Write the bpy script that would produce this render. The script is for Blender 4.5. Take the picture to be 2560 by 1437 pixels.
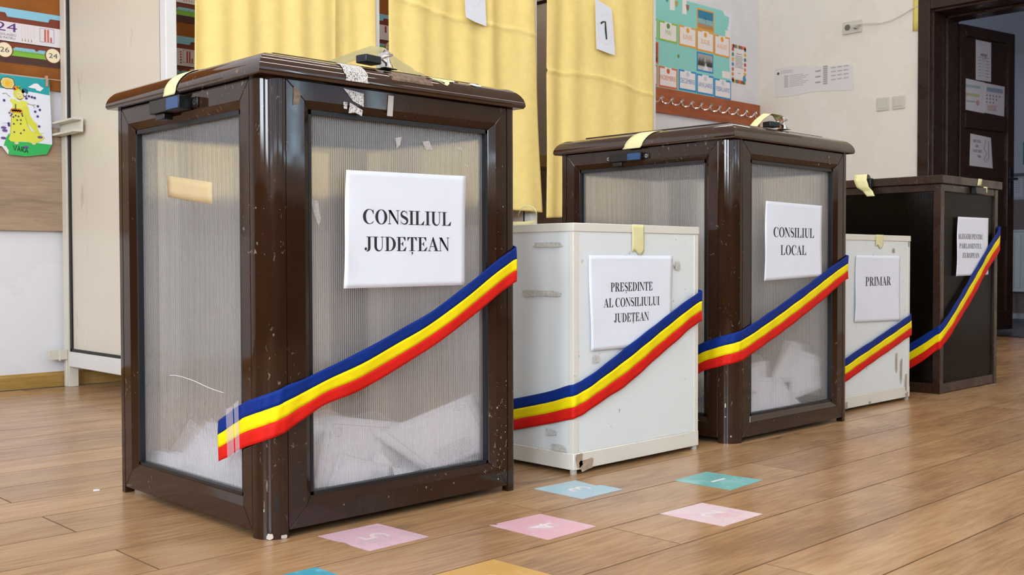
import bpy, math, random
from mathutils import Vector, Matrix
random.seed(7)
S = bpy.context.scene
COL = S.collection
for o in list(bpy.data.objects): bpy.data.objects.remove(o)

# ------------------------------------------------------------ camera
cd = bpy.data.cameras.new('camera'); cam = bpy.data.objects.new('camera', cd); COL.objects.link(cam)
S.camera = cam
cd.sensor_fit = 'HORIZONTAL'; cd.sensor_width = 36; cd.lens = 36*2654.25/2560; cd.clip_start = .05; cd.clip_end = 60
R_ = Vector((.717298, -.696762, -.002501)); U_ = Vector((.018879, .015848, .999696)); F_ = Vector((.696510, .717128, -.024522))
M = Matrix((R_, U_, -F_)).transposed().to_4x4(); M.translation = Vector((0, 0, .473)); cam.matrix_world = M
cd.dof.use_dof = True; cd.dof.focus_distance = 2.35; cd.dof.aperture_fstop = 13.0

# ------------------------------------------------------------ world, exposure, lights
S.view_settings.view_transform = 'Standard'; S.view_settings.look = 'None'
S.view_settings.gamma = 1; S.view_settings.use_curve_mapping = False
S.view_settings.exposure = .22
W = bpy.data.worlds.new('sky'); S.world = W; W.use_nodes = True
wn = W.node_tree.nodes; bg = wn['Background']
bg.inputs[0].default_value = (.62, .78, 1, 1); bg.inputs[1].default_value = 1.2
CEIL = 3.1
XW, YN, XE, YS = -3.2, 4.13, 6.41, -3.6          # room: west, north (rack wall), east (door wall), south (windows)

def area(name, loc, rot, sx, sy, power, col):
    l = bpy.data.lights.new(name, 'AREA'); l.shape = 'RECTANGLE'; l.size = sx; l.size_y = sy
    l.energy = power; l.color = col
    o = bpy.data.objects.new(name, l); COL.objects.link(o); o.location = loc; o.rotation_euler = rot
    return o
PI = math.pi
WINX = (-2.2, -.1, 2.1, 4.35)                      # window centres on the south wall
for wx in WINX:
    area('daylight', (wx, YS+.03, 1.9), (PI/2, 0, PI), 1.5, 1.36, 80, (.54, .79, 1))
for wy in (-1.6, .6):
    area('daylight', (XW+.03, wy, 1.85), (PI/2, 0, -PI/2), 1.3, 1.4, 115, (.76, .88, 1))
TUBES = [(tx, ty) for ty in (-1.7, 0, 1.5, 2.9) for tx in (-1.6, .6, 2.55, 4.9)]
area('corridor_fill', (7.7, -.4, 1.9), (PI/2, 0, PI), 1.2, 1.4, 9.0, (.84, .89, 1))  # added area lamp to light the corridor dimly; no window is built there

# ------------------------------------------------------------ materials
def lin(c):
    if isinstance(c, str): c = tuple(int(c[i:i+2], 16) for i in (0, 2, 4))
    return tuple(((v/255)/12.92 if v/255 <= .04045 else ((v/255+.055)/1.055)**2.4) for v in c)+(1,)
_m = {}
def mat(name, col, rough=.5, spec=.5, metal=0, coat=0, var=0, scale=6, bump=0, bscale=40, stretch=None, coatr=.1):
    """principled material with a little procedural colour variation and relief"""
    if name in _m: return _m[name]
    m = bpy.data.materials.new(name); m.use_nodes = True; nt = m.node_tree; N = nt.nodes; L = nt.links
    b = N['Principled BSDF']; c = lin(col)
    b.inputs['Base Color'].default_value = c; b.inputs['Roughness'].default_value = rough
    b.inputs['Metallic'].default_value = metal; b.inputs['Specular IOR Level'].default_value = spec
    b.inputs['Coat Weight'].default_value = coat; b.inputs['Coat Roughness'].default_value = coatr
    tc = N.new('ShaderNodeTexCoord'); mp = N.new('ShaderNodeMapping'); L.new(tc.outputs['Object'], mp.inputs[0])
    if stretch: mp.inputs['Scale'].default_value = stretch
    if var:
        n = N.new('ShaderNodeTexNoise'); n.inputs['Scale'].default_value = scale; n.inputs['Detail'].default_value = 4
        L.new(mp.outputs[0], n.inputs['Vector'])
        mr = N.new('ShaderNodeMapRange'); mr.inputs['From Min'].default_value = .3; mr.inputs['From Max'].default_value = .7
        mr.inputs['To Min'].default_value = 1-var; mr.inputs['To Max'].default_value = 1+var
        L.new(n.outputs[0], mr.inputs[0])
        mx = N.new('ShaderNodeVectorMath'); mx.operation = 'SCALE'; mx.inputs[0].default_value = c[:3]
        L.new(mr.outputs[0], mx.inputs['Scale']); L.new(mx.outputs[0], b.inputs['Base Color'])
    if bump:
        n2 = N.new('ShaderNodeTexNoise'); n2.inputs['Scale'].default_value = bscale; n2.inputs['Detail'].default_value = 3
        L.new(mp.outputs[0], n2.inputs['Vector'])
        bp = N.new('ShaderNodeBump'); bp.inputs['Strength'].default_value = bump; bp.inputs['Distance'].default_value = .002
        L.new(n2.outputs[0], bp.inputs['Height']); L.new(bp.outputs[0], b.inputs['Normal'])
    _m[name] = m; return m

def ramp(N, stops):
    r = N.new('ShaderNodeValToRGB'); e = r.color_ramp.elements
    while len(e) < len(stops): e.new(.5)
    for k, (p, c) in enumerate(stops): e[k].position = p; e[k].color = c if len(c) == 4 else lin(c)
    return r

def wood_mat(name, cols, rough, knots=True, sc=1.0, axis='X', spec=.5, joints=False):
    m = bpy.data.materials.new(name); m.use_nodes = True; nt = m.node_tree; N = nt.nodes; L = nt.links
    b = N['Principled BSDF']; b.inputs['Roughness'].default_value = rough; b.inputs['Specular IOR Level'].default_value = spec
    g = N.new('ShaderNodeNewGeometry'); oi = N.new('ShaderNodeObjectInfo')
    off = N.new('ShaderNodeVectorMath'); off.operation = 'SCALE'; off.inputs[0].default_value = (37, 13, 5)
    L.new(oi.outputs['Random'], off.inputs['Scale'])
    ad = N.new('ShaderNodeVectorMath'); ad.operation = 'ADD'; L.new(g.outputs['Position'], ad.inputs[0]); L.new(off.outputs[0], ad.inputs[1])
    def tex(sx, sy, sz, scale, det, dist=0):
        mp = N.new('ShaderNodeMapping'); mp.inputs['Scale'].default_value = (sx, sy, sz); L.new(ad.outputs[0], mp.inputs[0])
        n = N.new('ShaderNodeTexNoise'); n.inputs['Scale'].default_value = scale*sc; n.inputs['Detail'].default_value = det
        n.inputs['Distortion'].default_value = dist; L.new(mp.outputs[0], n.inputs['Vector']); return n
    a = (1.0, 9.0, 9.0)
    big = tex(1.4, 5, 5, 1.5, 5, .9); fine = tex(3.2, 34, 34, 3.2, 6, .5); pores = tex(3, 90, 90, 4, 3)
    r = ramp(N, cols); 
    mixv = N.new('ShaderNodeMath'); mixv.operation = 'MULTIPLY_ADD'; mixv.inputs[1].default_value = .55
    L.new(big.outputs[0], mixv.inputs[0])
    sc2 = N.new('ShaderNodeMath'); sc2.operation = 'MULTIPLY'; sc2.inputs[1].default_value = .45; L.new(fine.outputs[0], sc2.inputs[0])
    L.new(sc2.outputs[0], mixv.inputs[2]); L.new(mixv.outputs[0], r.inputs[0])
    # board to board tint
    tint = N.new('ShaderNodeMapRange'); tint.inputs['To Min'].default_value = .88; tint.inputs['To Max'].default_value = 1.10
    L.new(oi.outputs['Random'], tint.inputs[0])
    v = N.new('ShaderNodeVectorMath'); v.operation = 'SCALE'; L.new(r.outputs[0], v.inputs[0]); L.new(tint.outputs[0], v.inputs['Scale'])
    # fine pores
    pm = N.new('ShaderNodeMapRange'); pm.inputs['From Min'].default_value = .35; pm.inputs['From Max'].default_value = .65
    pm.inputs['To Min'].default_value = .93; pm.inputs['To Max'].default_value = 1.04; L.new(pores.outputs[0], pm.inputs[0])
    v2 = N.new('ShaderNodeVectorMath'); v2.operation = 'SCALE'; L.new(v.outputs[0], v2.inputs[0]); L.new(pm.outputs[0], v2.inputs['Scale'])
    out = v2.outputs[0]
    if knots:
        kn = tex(1.6, 4.2, 4.2, 2.6, 3, .5)
        kr = ramp(N, [(.0, (0, 0, 0, 1)), (.66, (0, 0, 0, 1)), (.77, (1, 1, 1, 1))]); L.new(kn.outputs[0], kr.inputs[0])
        mx = N.new('ShaderNodeMix'); mx.data_type = 'RGBA'; L.new(kr.outputs[0], mx.inputs[0])
        L.new(out, mx.inputs[6]); mx.inputs[7].default_value = lin('6b563f'); 
        mul = N.new('ShaderNodeMath'); mul.operation = 'MULTIPLY'; mul.inputs[1].default_value = .6; L.new(kr.outputs[0], mul.inputs[0]); L.new(mul.outputs[0], mx.inputs[0])
        out = mx.outputs[2]
    L.new(out, b.inputs['Base Color'])
    bp = N.new('ShaderNodeBump'); bp.inputs['Strength'].default_value = .12; bp.inputs['Distance'].default_value = .0008
    L.new(pores.outputs[0], bp.inputs['Height']); L.new(bp.outputs[0], b.inputs['Normal'])
    return m

def brown_mat(name, col, scuff, rough=.2, relief=.03):
    """glossy dark brown plastic profile with scratches and scuffs"""
    m = bpy.data.materials.new(name); m.use_nodes = True; nt = m.node_tree; N = nt.nodes; L = nt.links
    b = N['Principled BSDF']; b.inputs['Specular IOR Level'].default_value = .42
    tc = N.new('ShaderNodeTexCoord')
    def nz(sc, det, stretch=(1, 1, 1), dist=0):
        mp = N.new('ShaderNodeMapping'); mp.inputs['Scale'].default_value = stretch; L.new(tc.outputs['Object'], mp.inputs[0])
        n = N.new('ShaderNodeTexNoise'); n.inputs['Scale'].default_value = sc; n.inputs['Detail'].default_value = det; n.inputs['Distortion'].default_value = dist
        L.new(mp.outputs[0], n.inputs['Vector']); return n
    base = N.new('ShaderNodeMix'); base.data_type = 'RGBA'; n0 = nz(9, 5, (1, 1, .35))
    L.new(n0.outputs[0], base.inputs[0]); base.inputs[6].default_value = lin(col)
    base.inputs[7].default_value = tuple(x*1.5+.002 for x in lin(col)[:3])+(1,)
    # sparse specks: fine noise gated by a broad one
    n1 = nz(120, 3, (1, 1, .5), 1.2); n2 = nz(5, 3)
    r1 = ramp(N, [(0, (0, 0, 0, 1)), (.665, (0, 0, 0, 1)), (.70, (1, 1, 1, 1))]); L.new(n1.outputs[0], r1.inputs[0])
    r2 = ramp(N, [(0, (0, 0, 0, 1)), (.5, (0, 0, 0, 1)), (.62, (1, 1, 1, 1))]); L.new(n2.outputs[0], r2.inputs[0])
    mu = N.new('ShaderNodeMath'); mu.operation = 'MULTIPLY'; L.new(r1.outputs[0], mu.inputs[0]); L.new(r2.outputs[0], mu.inputs[1])
    mu2 = N.new('ShaderNodeMath'); mu2.operation = 'MULTIPLY'; mu2.inputs[1].default_value = scuff; L.new(mu.outputs[0], mu2.inputs[0])
    mx = N.new('ShaderNodeMix'); mx.data_type = 'RGBA'; L.new(mu2.outputs[0], mx.inputs[0]); L.new(base.outputs[2], mx.inputs[6])
    mx.inputs[7].default_value = lin('b3a596'); L.new(mx.outputs[2], b.inputs['Base Color'])
    n3 = nz(14, 4)
    rr = N.new('ShaderNodeMapRange'); rr.inputs['From Min'].default_value = .35; rr.inputs['From Max'].default_value = .7
    rr.inputs['To Min'].default_value = rough*.7; rr.inputs['To Max'].default_value = rough*1.7; L.new(n3.outputs[0], rr.inputs[0]); L.new(rr.outputs[0], b.inputs['Roughness'])
    bp = N.new('ShaderNodeBump'); bp.inputs['Strength'].default_value = relief; bp.inputs['Distance'].default_value = .001
    L.new(nz(60, 2, (1, 1, .25)).outputs[0], bp.inputs['Height']); L.new(bp.outputs[0], b.inputs['Normal'])
    return m

def polycarb(name, clear, tintcol, dark=False):
    """twin wall sheet: see-through plastic with vertical ribs, milky, glossy"""
    m = bpy.data.materials.new(name); m.use_nodes = True; nt = m.node_tree; N = nt.nodes; L = nt.links
    for n in list(N): N.remove(n)
    out = N.new('ShaderNodeOutputMaterial')
    tc = N.new('ShaderNodeTexCoord'); sp = N.new('ShaderNodeSeparateXYZ'); L.new(tc.outputs['Object'], sp.inputs[0])
    ad = N.new('ShaderNodeMath'); ad.operation = 'ADD'; L.new(sp.outputs[0], ad.inputs[0]); L.new(sp.outputs[1], ad.inputs[1])
    ml = N.new('ShaderNodeMath'); ml.operation = 'MULTIPLY'; ml.inputs[1].default_value = 2*PI/.0046; L.new(ad.outputs[0], ml.inputs[0])
    sn = N.new('ShaderNodeMath'); sn.operation = 'SINE'; L.new(ml.outputs[0], sn.inputs[0])
    rib = N.new('ShaderNodeMapRange'); rib.interpolation_type = 'SMOOTHSTEP'; rib.inputs['From Min'].default_value = .1; rib.inputs['From Max'].default_value = 1
    L.new(sn.outputs[0], rib.inputs[0])
    fac = N.new('ShaderNodeMapRange'); fac.inputs['To Min'].default_value = 1-clear; fac.inputs['To Max'].default_value = 1-clear*.62
    L.new(rib.outputs[0], fac.inputs[0])
    # haze noise (dust, scratches)
    nz = N.new('ShaderNodeTexNoise'); nz.inputs['Scale'].default_value = 7; nz.inputs['Detail'].default_value = 5; L.new(tc.outputs['Object'], nz.inputs['Vector'])
    hz = N.new('ShaderNodeMath'); hz.operation = 'MULTIPLY_ADD'; hz.inputs[1].default_value = .10; hz.use_clamp = True
    L.new(nz.outputs[0], hz.inputs[0]); L.new(fac.outputs[0], hz.inputs[2])
    tr0 = N.new('ShaderNodeBsdfTransparent'); rf = N.new('ShaderNodeBsdfRefraction'); rf.inputs['IOR'].default_value = 1.18; rf.inputs['Roughness'].default_value = .02
    for n_ in (tr0, rf): n_.inputs[0].default_value = (.97, .97, .98, 1) if not dark else (.13, .085, .055, 1)
    # each rib bends the view sideways like a small cylinder lens
    ge = N.new('ShaderNodeNewGeometry'); cr = N.new('ShaderNodeVectorMath'); cr.operation = 'CROSS_PRODUCT'; L.new(ge.outputs['Normal'], cr.inputs[0]); cr.inputs[1].default_value = (0, 0, 1)
    cs = N.new('ShaderNodeMath'); cs.operation = 'COSINE'; L.new(ml.outputs[0], cs.inputs[0]); ck = N.new('ShaderNodeMath'); ck.operation = 'MULTIPLY'; ck.inputs[1].default_value = .75; L.new(cs.outputs[0], ck.inputs[0])
    sv = N.new('ShaderNodeVectorMath'); sv.operation = 'SCALE'; L.new(cr.outputs[0], sv.inputs[0]); L.new(ck.outputs[0], sv.inputs['Scale'])
    av = N.new('ShaderNodeVectorMath'); av.operation = 'ADD'; L.new(ge.outputs['Normal'], av.inputs[0]); L.new(sv.outputs[0], av.inputs[1])
    nv = N.new('ShaderNodeVectorMath'); nv.operation = 'NORMALIZE'; L.new(av.outputs[0], nv.inputs[0]); L.new(nv.outputs[0], rf.inputs['Normal'])
    tr = N.new('ShaderNodeMixShader'); tr.inputs[0].default_value = .66; L.new(tr0.outputs[0], tr.inputs[1]); L.new(rf.outputs[0], tr.inputs[2])
    di = N.new('ShaderNodeBsdfDiffuse'); di.inputs[0].default_value = lin(tintcol)
    tl = N.new('ShaderNodeBsdfTranslucent'); tl.inputs[0].default_value = lin(tintcol)
    m1 = N.new('ShaderNodeMixShader'); m1.inputs[0].default_value = .42; L.new(di.outputs[0], m1.inputs[1]); L.new(tl.outputs[0], m1.inputs[2])
    m2 = N.new('ShaderNodeMixShader'); L.new(hz.outputs[0], m2.inputs[0]); L.new(tr.outputs[0], m2.inputs[1]); L.new(m1.outputs[0], m2.inputs[2])
    bp = N.new('ShaderNodeBump'); bp.inputs['Strength'].default_value = .5; bp.inputs['Distance'].default_value = .0006; L.new(sn.outputs[0], bp.inputs['Height'])
    gl = N.new('ShaderNodeBsdfGlossy'); gl.inputs['Roughness'].default_value = .12; L.new(bp.outputs[0], gl.inputs['Normal'])
    lw = N.new('ShaderNodeLayerWeight'); pw = N.new('ShaderNodeMath'); pw.operation = 'POWER'; pw.inputs[1].default_value = 5; L.new(lw.outputs['Facing'], pw.inputs[0])
    fr = N.new('ShaderNodeMath'); fr.operation = 'MULTIPLY_ADD'; fr.inputs[1].default_value = .8; fr.inputs[2].default_value = .014 if dark else .075; L.new(pw.outputs[0], fr.inputs[0])
    m3 = N.new('ShaderNodeMixShader'); L.new(fr.outputs[0], m3.inputs[0]); L.new(m2.outputs[0], m3.inputs[1]); L.new(gl.outputs[0], m3.inputs[2])
    L.new(m3.outputs[0], out.inputs[0]); return m

def ballot_mat():
    """white paper with faint frame line and rows of print, in UV space"""
    m = bpy.data.materials.new('ballot_paper'); m.use_nodes = True; nt = m.node_tree; N = nt.nodes; L = nt.links
    b = N['Principled BSDF']; b.inputs['Roughness'].default_value = .6
    uv = N.new('ShaderNodeUVMap'); sp = N.new('ShaderNodeSeparateXYZ'); L.new(uv.outputs[0], sp.inputs[0])
    def M_(op, a, c=None, d=None):
        n = N.new('ShaderNodeMath'); n.operation = op
        for i, x in enumerate((a, c, d)):
            if x is None: continue
            if isinstance(x, (int, float)): n.inputs[i].default_value = x
            else: L.new(x, n.inputs[i])
        return n.outputs[0]
    u, v = sp.outputs[0], sp.outputs[1]
    # distance to sheet border -> thin frame line at .06
    du = M_('SUBTRACT', .5, M_('ABSOLUTE', M_('SUBTRACT', u, .5))); dv = M_('SUBTRACT', .5, M_('ABSOLUTE', M_('SUBTRACT', v, .5)))
    d = M_('MINIMUM', du, M_('MULTIPLY', dv, .7)); line = M_('LESS_THAN', M_('ABSOLUTE', M_('SUBTRACT', d, .07)), .0032)
    # text rows
    row = M_('LESS_THAN', M_('FRACT', M_('MULTIPLY', v, 34)), .5)
    nz = N.new('ShaderNodeTexNoise'); nz.inputs['Scale'].default_value = 1; mp = N.new('ShaderNodeMapping'); mp.inputs['Scale'].default_value = (75, 34, 1)
    L.new(uv.outputs[0], mp.inputs[0]); L.new(mp.outputs[0], nz.inputs['Vector'])
    txt = M_('MULTIPLY', row, M_('GREATER_THAN', nz.outputs[0], .49))
    reg = M_('MULTIPLY', M_('MULTIPLY', M_('GREATER_THAN', u, .62), M_('LESS_THAN', u, .88)), M_('MULTIPLY', M_('GREATER_THAN', v, .25), M_('LESS_THAN', v, .72)))
    ink = M_('MULTIPLY', M_('MAXIMUM', line, M_('MULTIPLY', txt, reg)), .6)
    # flower shaped control stamp
    cs = [M_('SQRT', M_('ADD', M_('POWER', M_('SUBTRACT', u, .14+ox), 2), M_('POWER', M_('MULTIPLY', M_('SUBTRACT', v, .80+oy), .7), 2))) for ox, oy in ((.02, 0), (-.02, 0), (0, .03), (0, -.03))]
    dm = M_('MINIMUM', M_('MINIMUM', cs[0], cs[1]), M_('MINIMUM', cs[2], cs[3]))
    st = M_('LESS_THAN', M_('ABSOLUTE', M_('SUBTRACT', dm, .02)), .0026)
    ink = M_('MAXIMUM', ink, M_('MULTIPLY', st, .75))
    mx = N.new('ShaderNodeMix'); mx.data_type = 'RGBA'; L.new(ink, mx.inputs[0]); mx.inputs[6].default_value = lin('ece9ee'); mx.inputs[7].default_value = lin('4a4a55')
    L.new(mx.outputs[2], b.inputs['Base Color']); return m

def tape_residue_mat():
    m = bpy.data.materials.new('tape_residue'); m.use_nodes = True; nt = m.node_tree; N = nt.nodes; L = nt.links
    b = N['Principled BSDF']; b.inputs['Roughness'].default_value = .45
    tc = N.new('ShaderNodeTexCoord')
    n = N.new('ShaderNodeTexNoise'); n.inputs['Scale'].default_value = 620; n.inputs['Detail'].default_value = 2
    mp = N.new('ShaderNodeMapping'); mp.inputs['Scale'].default_value = (1, 1, .45); L.new(tc.outputs['Object'], mp.inputs[0]); L.new(mp.outputs[0], n.inputs['Vector'])
    r = ramp(N, [(.40, lin('5a483c')), (.50, lin('d8d5d4'))]); L.new(n.outputs[0], r.inputs[0]); L.new(r.outputs[0], b.inputs['Base Color']); return m

def worn(name, col, spot, thr, scale, rough, var=.03, stretch=(1, 1, 1), spec=.5):
    """plain paint with irregular stains of another colour"""
    m = bpy.data.materials.new(name); m.use_nodes = True; nt = m.node_tree; N = nt.nodes; L = nt.links
    b = N['Principled BSDF']; b.inputs['Roughness'].default_value = rough; b.inputs['Specular IOR Level'].default_value = spec
    tc = N.new('ShaderNodeTexCoord'); mp = N.new('ShaderNodeMapping'); mp.inputs['Scale'].default_value = stretch; L.new(tc.outputs['Object'], mp.inputs[0])
    n = N.new('ShaderNodeTexNoise'); n.inputs['Scale'].default_value = scale; n.inputs['Detail'].default_value = 6; n.inputs['Roughness'].default_value = .65; L.new(mp.outputs[0], n.inputs['Vector'])
    r = ramp(N, [(0, lin(col)), (thr, lin(col)), (thr+.06, lin(spot))]); L.new(n.outputs[0], r.inputs[0])
    n2 = N.new('ShaderNodeTexNoise'); n2.inputs['Scale'].default_value = 3; n2.inputs['Detail'].default_value = 3; L.new(tc.outputs['Object'], n2.inputs['Vector'])
    mr = N.new('ShaderNodeMapRange'); mr.inputs['From Min'].default_value = .3; mr.inputs['From Max'].default_value = .7; mr.inputs['To Min'].default_value = 1-var; mr.inputs['To Max'].default_value = 1+var
    L.new(n2.outputs[0], mr.inputs[0]); v = N.new('ShaderNodeVectorMath'); v.operation = 'SCALE'; L.new(r.outputs[0], v.inputs[0]); L.new(mr.outputs[0], v.inputs['Scale'])
    L.new(v.outputs[0], b.inputs['Base Color'])
    bp = N.new('ShaderNodeBump'); bp.inputs['Strength'].default_value = .06; bp.inputs['Distance'].default_value = .002
    n3 = N.new('ShaderNodeTexNoise'); n3.inputs['Scale'].default_value = 90; L.new(tc.outputs['Object'], n3.inputs['Vector']); L.new(n3.outputs[0], bp.inputs['Height']); L.new(bp.outputs[0], b.inputs['Normal'])
    _m[name] = m; return m

BROWN = brown_mat('brown_plastic', '27150a', .35, .06, .015)
BROWNL = brown_mat('brown_plastic_lid', '2c190d', .35, .03, .004)
BROWNL.node_tree.nodes['Principled BSDF'].inputs['Specular IOR Level'].default_value = .85
BROWN2 = brown_mat('brown_metal', '2a180e', .4, .28)
GASKET = mat('black_gasket', '131418', .45)
POLY = polycarb('ribbed_polycarbonate', .84, 'e6e3e4')
POLYD = polycarb('smoked_polycarbonate', .55, '0f0704', True)
WHITEBOX = worn('white_painted_metal', 'e1e5e6', '9d978a', .66, 26, .38, .02)
CREAMTRIM = worn('cream_painted_edge', 'dedacf', 'a58d6c', .68, 30, .4, .03)
PAPER = mat('white_paper', 'e6e9f4', .65, var=.012, scale=14, bump=.25, bscale=22)
INK = mat('black_ink', '241d26', .6)
BALLOT = ballot_mat()
TAPE = mat('masking_tape', 'e3dca6', .7, var=.03, scale=60, bump=.2, bscale=300)
TAPEB = mat('brown_paper_tape', 'c9b187', .6, var=.04, scale=40)
RESID = tape_residue_mat()
RB = mat('ribbon_blue', '00297c', .6, spec=.2, var=.05, scale=50); RY = mat('ribbon_yellow', 'f3da00', .6, spec=.2, var=.03, scale=50); RR = mat('ribbon_red', 'd21a10', .6, spec=.2, var=.05, scale=50)
BLACKP = mat('black_plastic', '0e0f12', .35, var=.1, scale=50); BLUESEAL = mat('blue_sticker', '2a4a75', .4, var=.1, scale=90)
CHROME = mat('chrome', 'd8d8dc', .12, metal=1); STEELD = mat('dark_steel', '30363a', .35, metal=.6); SCREW = mat('screw_metal', 'a8a49c', .3, metal=1)
WALLM = worn('cream_wall_paint', 'ece3d8', 'e8dfd3', .5, 3, .75, .015, spec=.3)
WALLW = worn('white_wall_paint', 'e4e3e8', 'e0dfe4', .5, 3, .75, .015, spec=.3)
CEILM = mat('ceiling_paint', 'e6e3de', .9)
CORK = mat('cork_board', '94561a', .85, var=.18, scale=9, bump=.4, bscale=220)
LAMIN = wood_mat('wood_laminate', [(.3, '87705c'), (.5, 'a38b73'), (.7, 'b49c84')], .45, False)
FLOORW = wood_mat('oak_laminate', [(.30, '876548'), (.45, 'a07a56'), (.55, 'b08a63'), (.70, 'bd9a72')], .25, True, spec=.45)
BASEW = wood_mat('oak_baseboard', [(.3, '94702f'), (.5, 'b08a48'), (.7, 'c09a58')], .45, False)
RACKW = wood_mat('red_brown_board', [(.3, '8a3f16'), (.5, '9f4f20'), (.7, 'b0602a')], .4, False)
DOORW = brown_mat('dark_brown_door', '2b1710', .15, .3)
BOOTHP = worn('booth_panel_beige', 'ddd4c4', 'c4b9a6', .62, 8, .35, .03, (1, 1, .3))
WFRAME = mat('white_aluminium', 'e4e3e2', .35, var=.02); BFRAME = mat('cream_aluminium', 'd9d2c6', .4, var=.03)
CURT = mat('yellow_curtain', 'f6dc8e', .85, spec=.15, var=.03, scale=30, bump=.3, bscale=240)
PLASTW = mat('white_plastic', 'd3cdc0', .4)

# ------------------------------------------------------------ mesh builder
class MB:
    def __init__(s): s.v = []; s.f = []; s.m = []; s.mats = []; s.uv = None
    def mi(s, m):
        if m not in s.mats: s.mats.append(m)
        return s.mats.index(m)
    def add(s, vs, fs, m):
        o = len(s.v); s.v += [tuple(v) for v in vs]; k = s.mi(m)
        for f in fs: s.f.append([o+i for i in f]); s.m.append(k)
    def box(s, x0, x1, y0, y1, z0, z1, m):
        s.add([(x, y, z) for z in (z0, z1) for y in (y0, y1) for x in (x0, x1)],
              [(0, 2, 3, 1), (4, 5, 7, 6), (0, 1, 5, 4), (2, 6, 7, 3), (0, 4, 6, 2), (1, 3, 7, 5)], m); return s
    def prism(s, poly, z0, z1, m, f=lambda a, b, c: (a, b, c)):
        """closed 2D outline (a,b) extruded along c, mapped through f"""
        n = len(poly); vs = [f(a, b, z0) for a, b in poly]+[f(a, b, z1) for a, b in poly]
        s.add(vs, [tuple(range(n))[::-1], tuple(range(n, 2*n))]+[(i, (i+1) % n, n+(i+1) % n, n+i) for i in range(n)], m); return s
    def tube(s, pts, r, m, seg=8, closed=False):
        pts = [Vector(p) for p in pts]; n = len(pts); rings = []
        up = Vector((0, 0, 1))
        for i, p in enumerate(pts):
            t = (pts[min(i+1, n-1)]-pts[max(i-1, 0)]).normalized()
            a = t.cross(up); a = a.normalized() if a.length > .05 else t.cross(Vector((1, 0, 0))).normalized(); b = t.cross(a)
            rr = r[i] if isinstance(r, (list, tuple)) else r
            rings.append([p+rr*(math.cos(2*PI*k/seg)*a+math.sin(2*PI*k/seg)*b) for k in range(seg)])
        vs = [v for g in rings for v in g]; fs = []
        for i in range(n-1):
            for k in range(seg): fs.append((i*seg+k, i*seg+(k+1) % seg, (i+1)*seg+(k+1) % seg, (i+1)*seg+k))
        fs += [tuple(range(seg))[::-1], tuple((n-1)*seg+k for k in range(seg))]
        s.add(vs, fs, m); return s
    def cyl(s, c, axis, r, h, m, seg=20):
        c = Vector(c); a = Vector(axis).normalized()*h; return s.tube([c, c+a], r, m, seg)
    def grid(s, fn, nu, nv, m, uv=False):
        o = len(s.v); vs = [fn(i/nu, j/nv) for j in range(nv+1) for i in range(nu+1)]
        fs = [(j*(nu+1)+i, j*(nu+1)+i+1, (j+1)*(nu+1)+i+1, (j+1)*(nu+1)+i) for j in range(nv) for i in range(nu)]
        s.add(vs, fs, m)
        if uv:
            s.uv = s.uv or {}
            for j in range(nv+1):
                for i in range(nu+1): s.uv[o+j*(nu+1)+i] = (i/nu, j/nv)
        return s
    def build(s, name, parent=None, smooth=35, bevel=0, solid=0):
        me = bpy.data.meshes.new(name); me.from_pydata(s.v, [], s.f); me.update()
        for m in s.mats: me.materials.append(m)
        me.polygons.foreach_set('material_index', s.m)
        if s.uv:
            ul = me.uv_layers.new(name='UVMap')
            for lp in me.loops: ul.data[lp.index].uv = s.uv.get(lp.vertex_index, (0, 0))
        if smooth:
            me.polygons.foreach_set('use_smooth', [True]*len(me.polygons)); me.set_sharp_from_angle(angle=math.radians(smooth))
        o = bpy.data.objects.new(name, me); COL.objects.link(o)
        if parent: o.parent = parent
        if solid:
            q = o.modifiers.new('thickness', 'SOLIDIFY'); q.thickness = solid; q.offset = 0
        if bevel:
            q = o.modifiers.new('bevel', 'BEVEL'); q.width = bevel; q.segments = 2; q.limit_method = 'ANGLE'; q.angle_limit = math.radians(50); q.harden_normals = False
        return o

def thing(name, label, cat, loc=(0, 0, 0), rz=0, group=None):
    o = bpy.data.objects.new(name, None); COL.objects.link(o); o.location = loc; o.rotation_euler = (0, 0, rz); o.empty_display_size = .05
    return tag(o, label, cat, group)
def tag(o, label, cat, group=None):
    o['label'] = label; o['category'] = cat
    if group: o['group'] = group
    return o
def struct(o, label=None):
    o['kind'] = 'structure'
    if label: o['label'] = label
    return o
def at(o, loc, rz=0): o.location = loc; o.rotation_euler = (0, 0, rz); return o

# ------------------------------------------------------------ lettering
def rect(x0, y0, x1, y1): return [[(x0, y0), (x1, y0), (x1, y1), (x0, y1)]]
def band(cx, cy, rx, ry, ix, iy, a0, a1, icx=None, icy=None, n=18):
    icx = cx if icx is None else icx; icy = cy if icy is None else icy; out = []
    for k in range(n):
        q = []
        for a in (a0+(a1-a0)*k/n, a0+(a1-a0)*(k+1)/n):
            c, s_ = math.cos(math.radians(a)), math.sin(math.radians(a)); q.append(((cx+rx*c, cy+ry*s_), (icx+ix*c, icy+iy*s_)))
        out.append([q[0][0], q[1][0], q[1][1], q[0][1]])
    return out
def disc(cx, cy, r, n=12): return [[(cx+r*math.cos(2*PI*k/n), cy+r*math.sin(2*PI*k/n)) for k in range(n)]]
def stroke(pts, ws):
    out = []; L_ = []
    for i, p in enumerate(pts):
        a = pts[max(i-1, 0)]; b = pts[min(i+1, len(pts)-1)]; dx, dy = b[0]-a[0], b[1]-a[1]; l = math.hypot(dx, dy) or 1
        w = ws[i] if isinstance(ws, (list, tuple)) else ws
        L_.append(((p[0]-dy/l*w/2, p[1]+dx/l*w/2), (p[0]+dy/l*w/2, p[1]-dx/l*w/2)))
    for i in range(len(pts)-1): out.append([L_[i][0], L_[i+1][0], L_[i+1][1], L_[i][1]])
    return out
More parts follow.
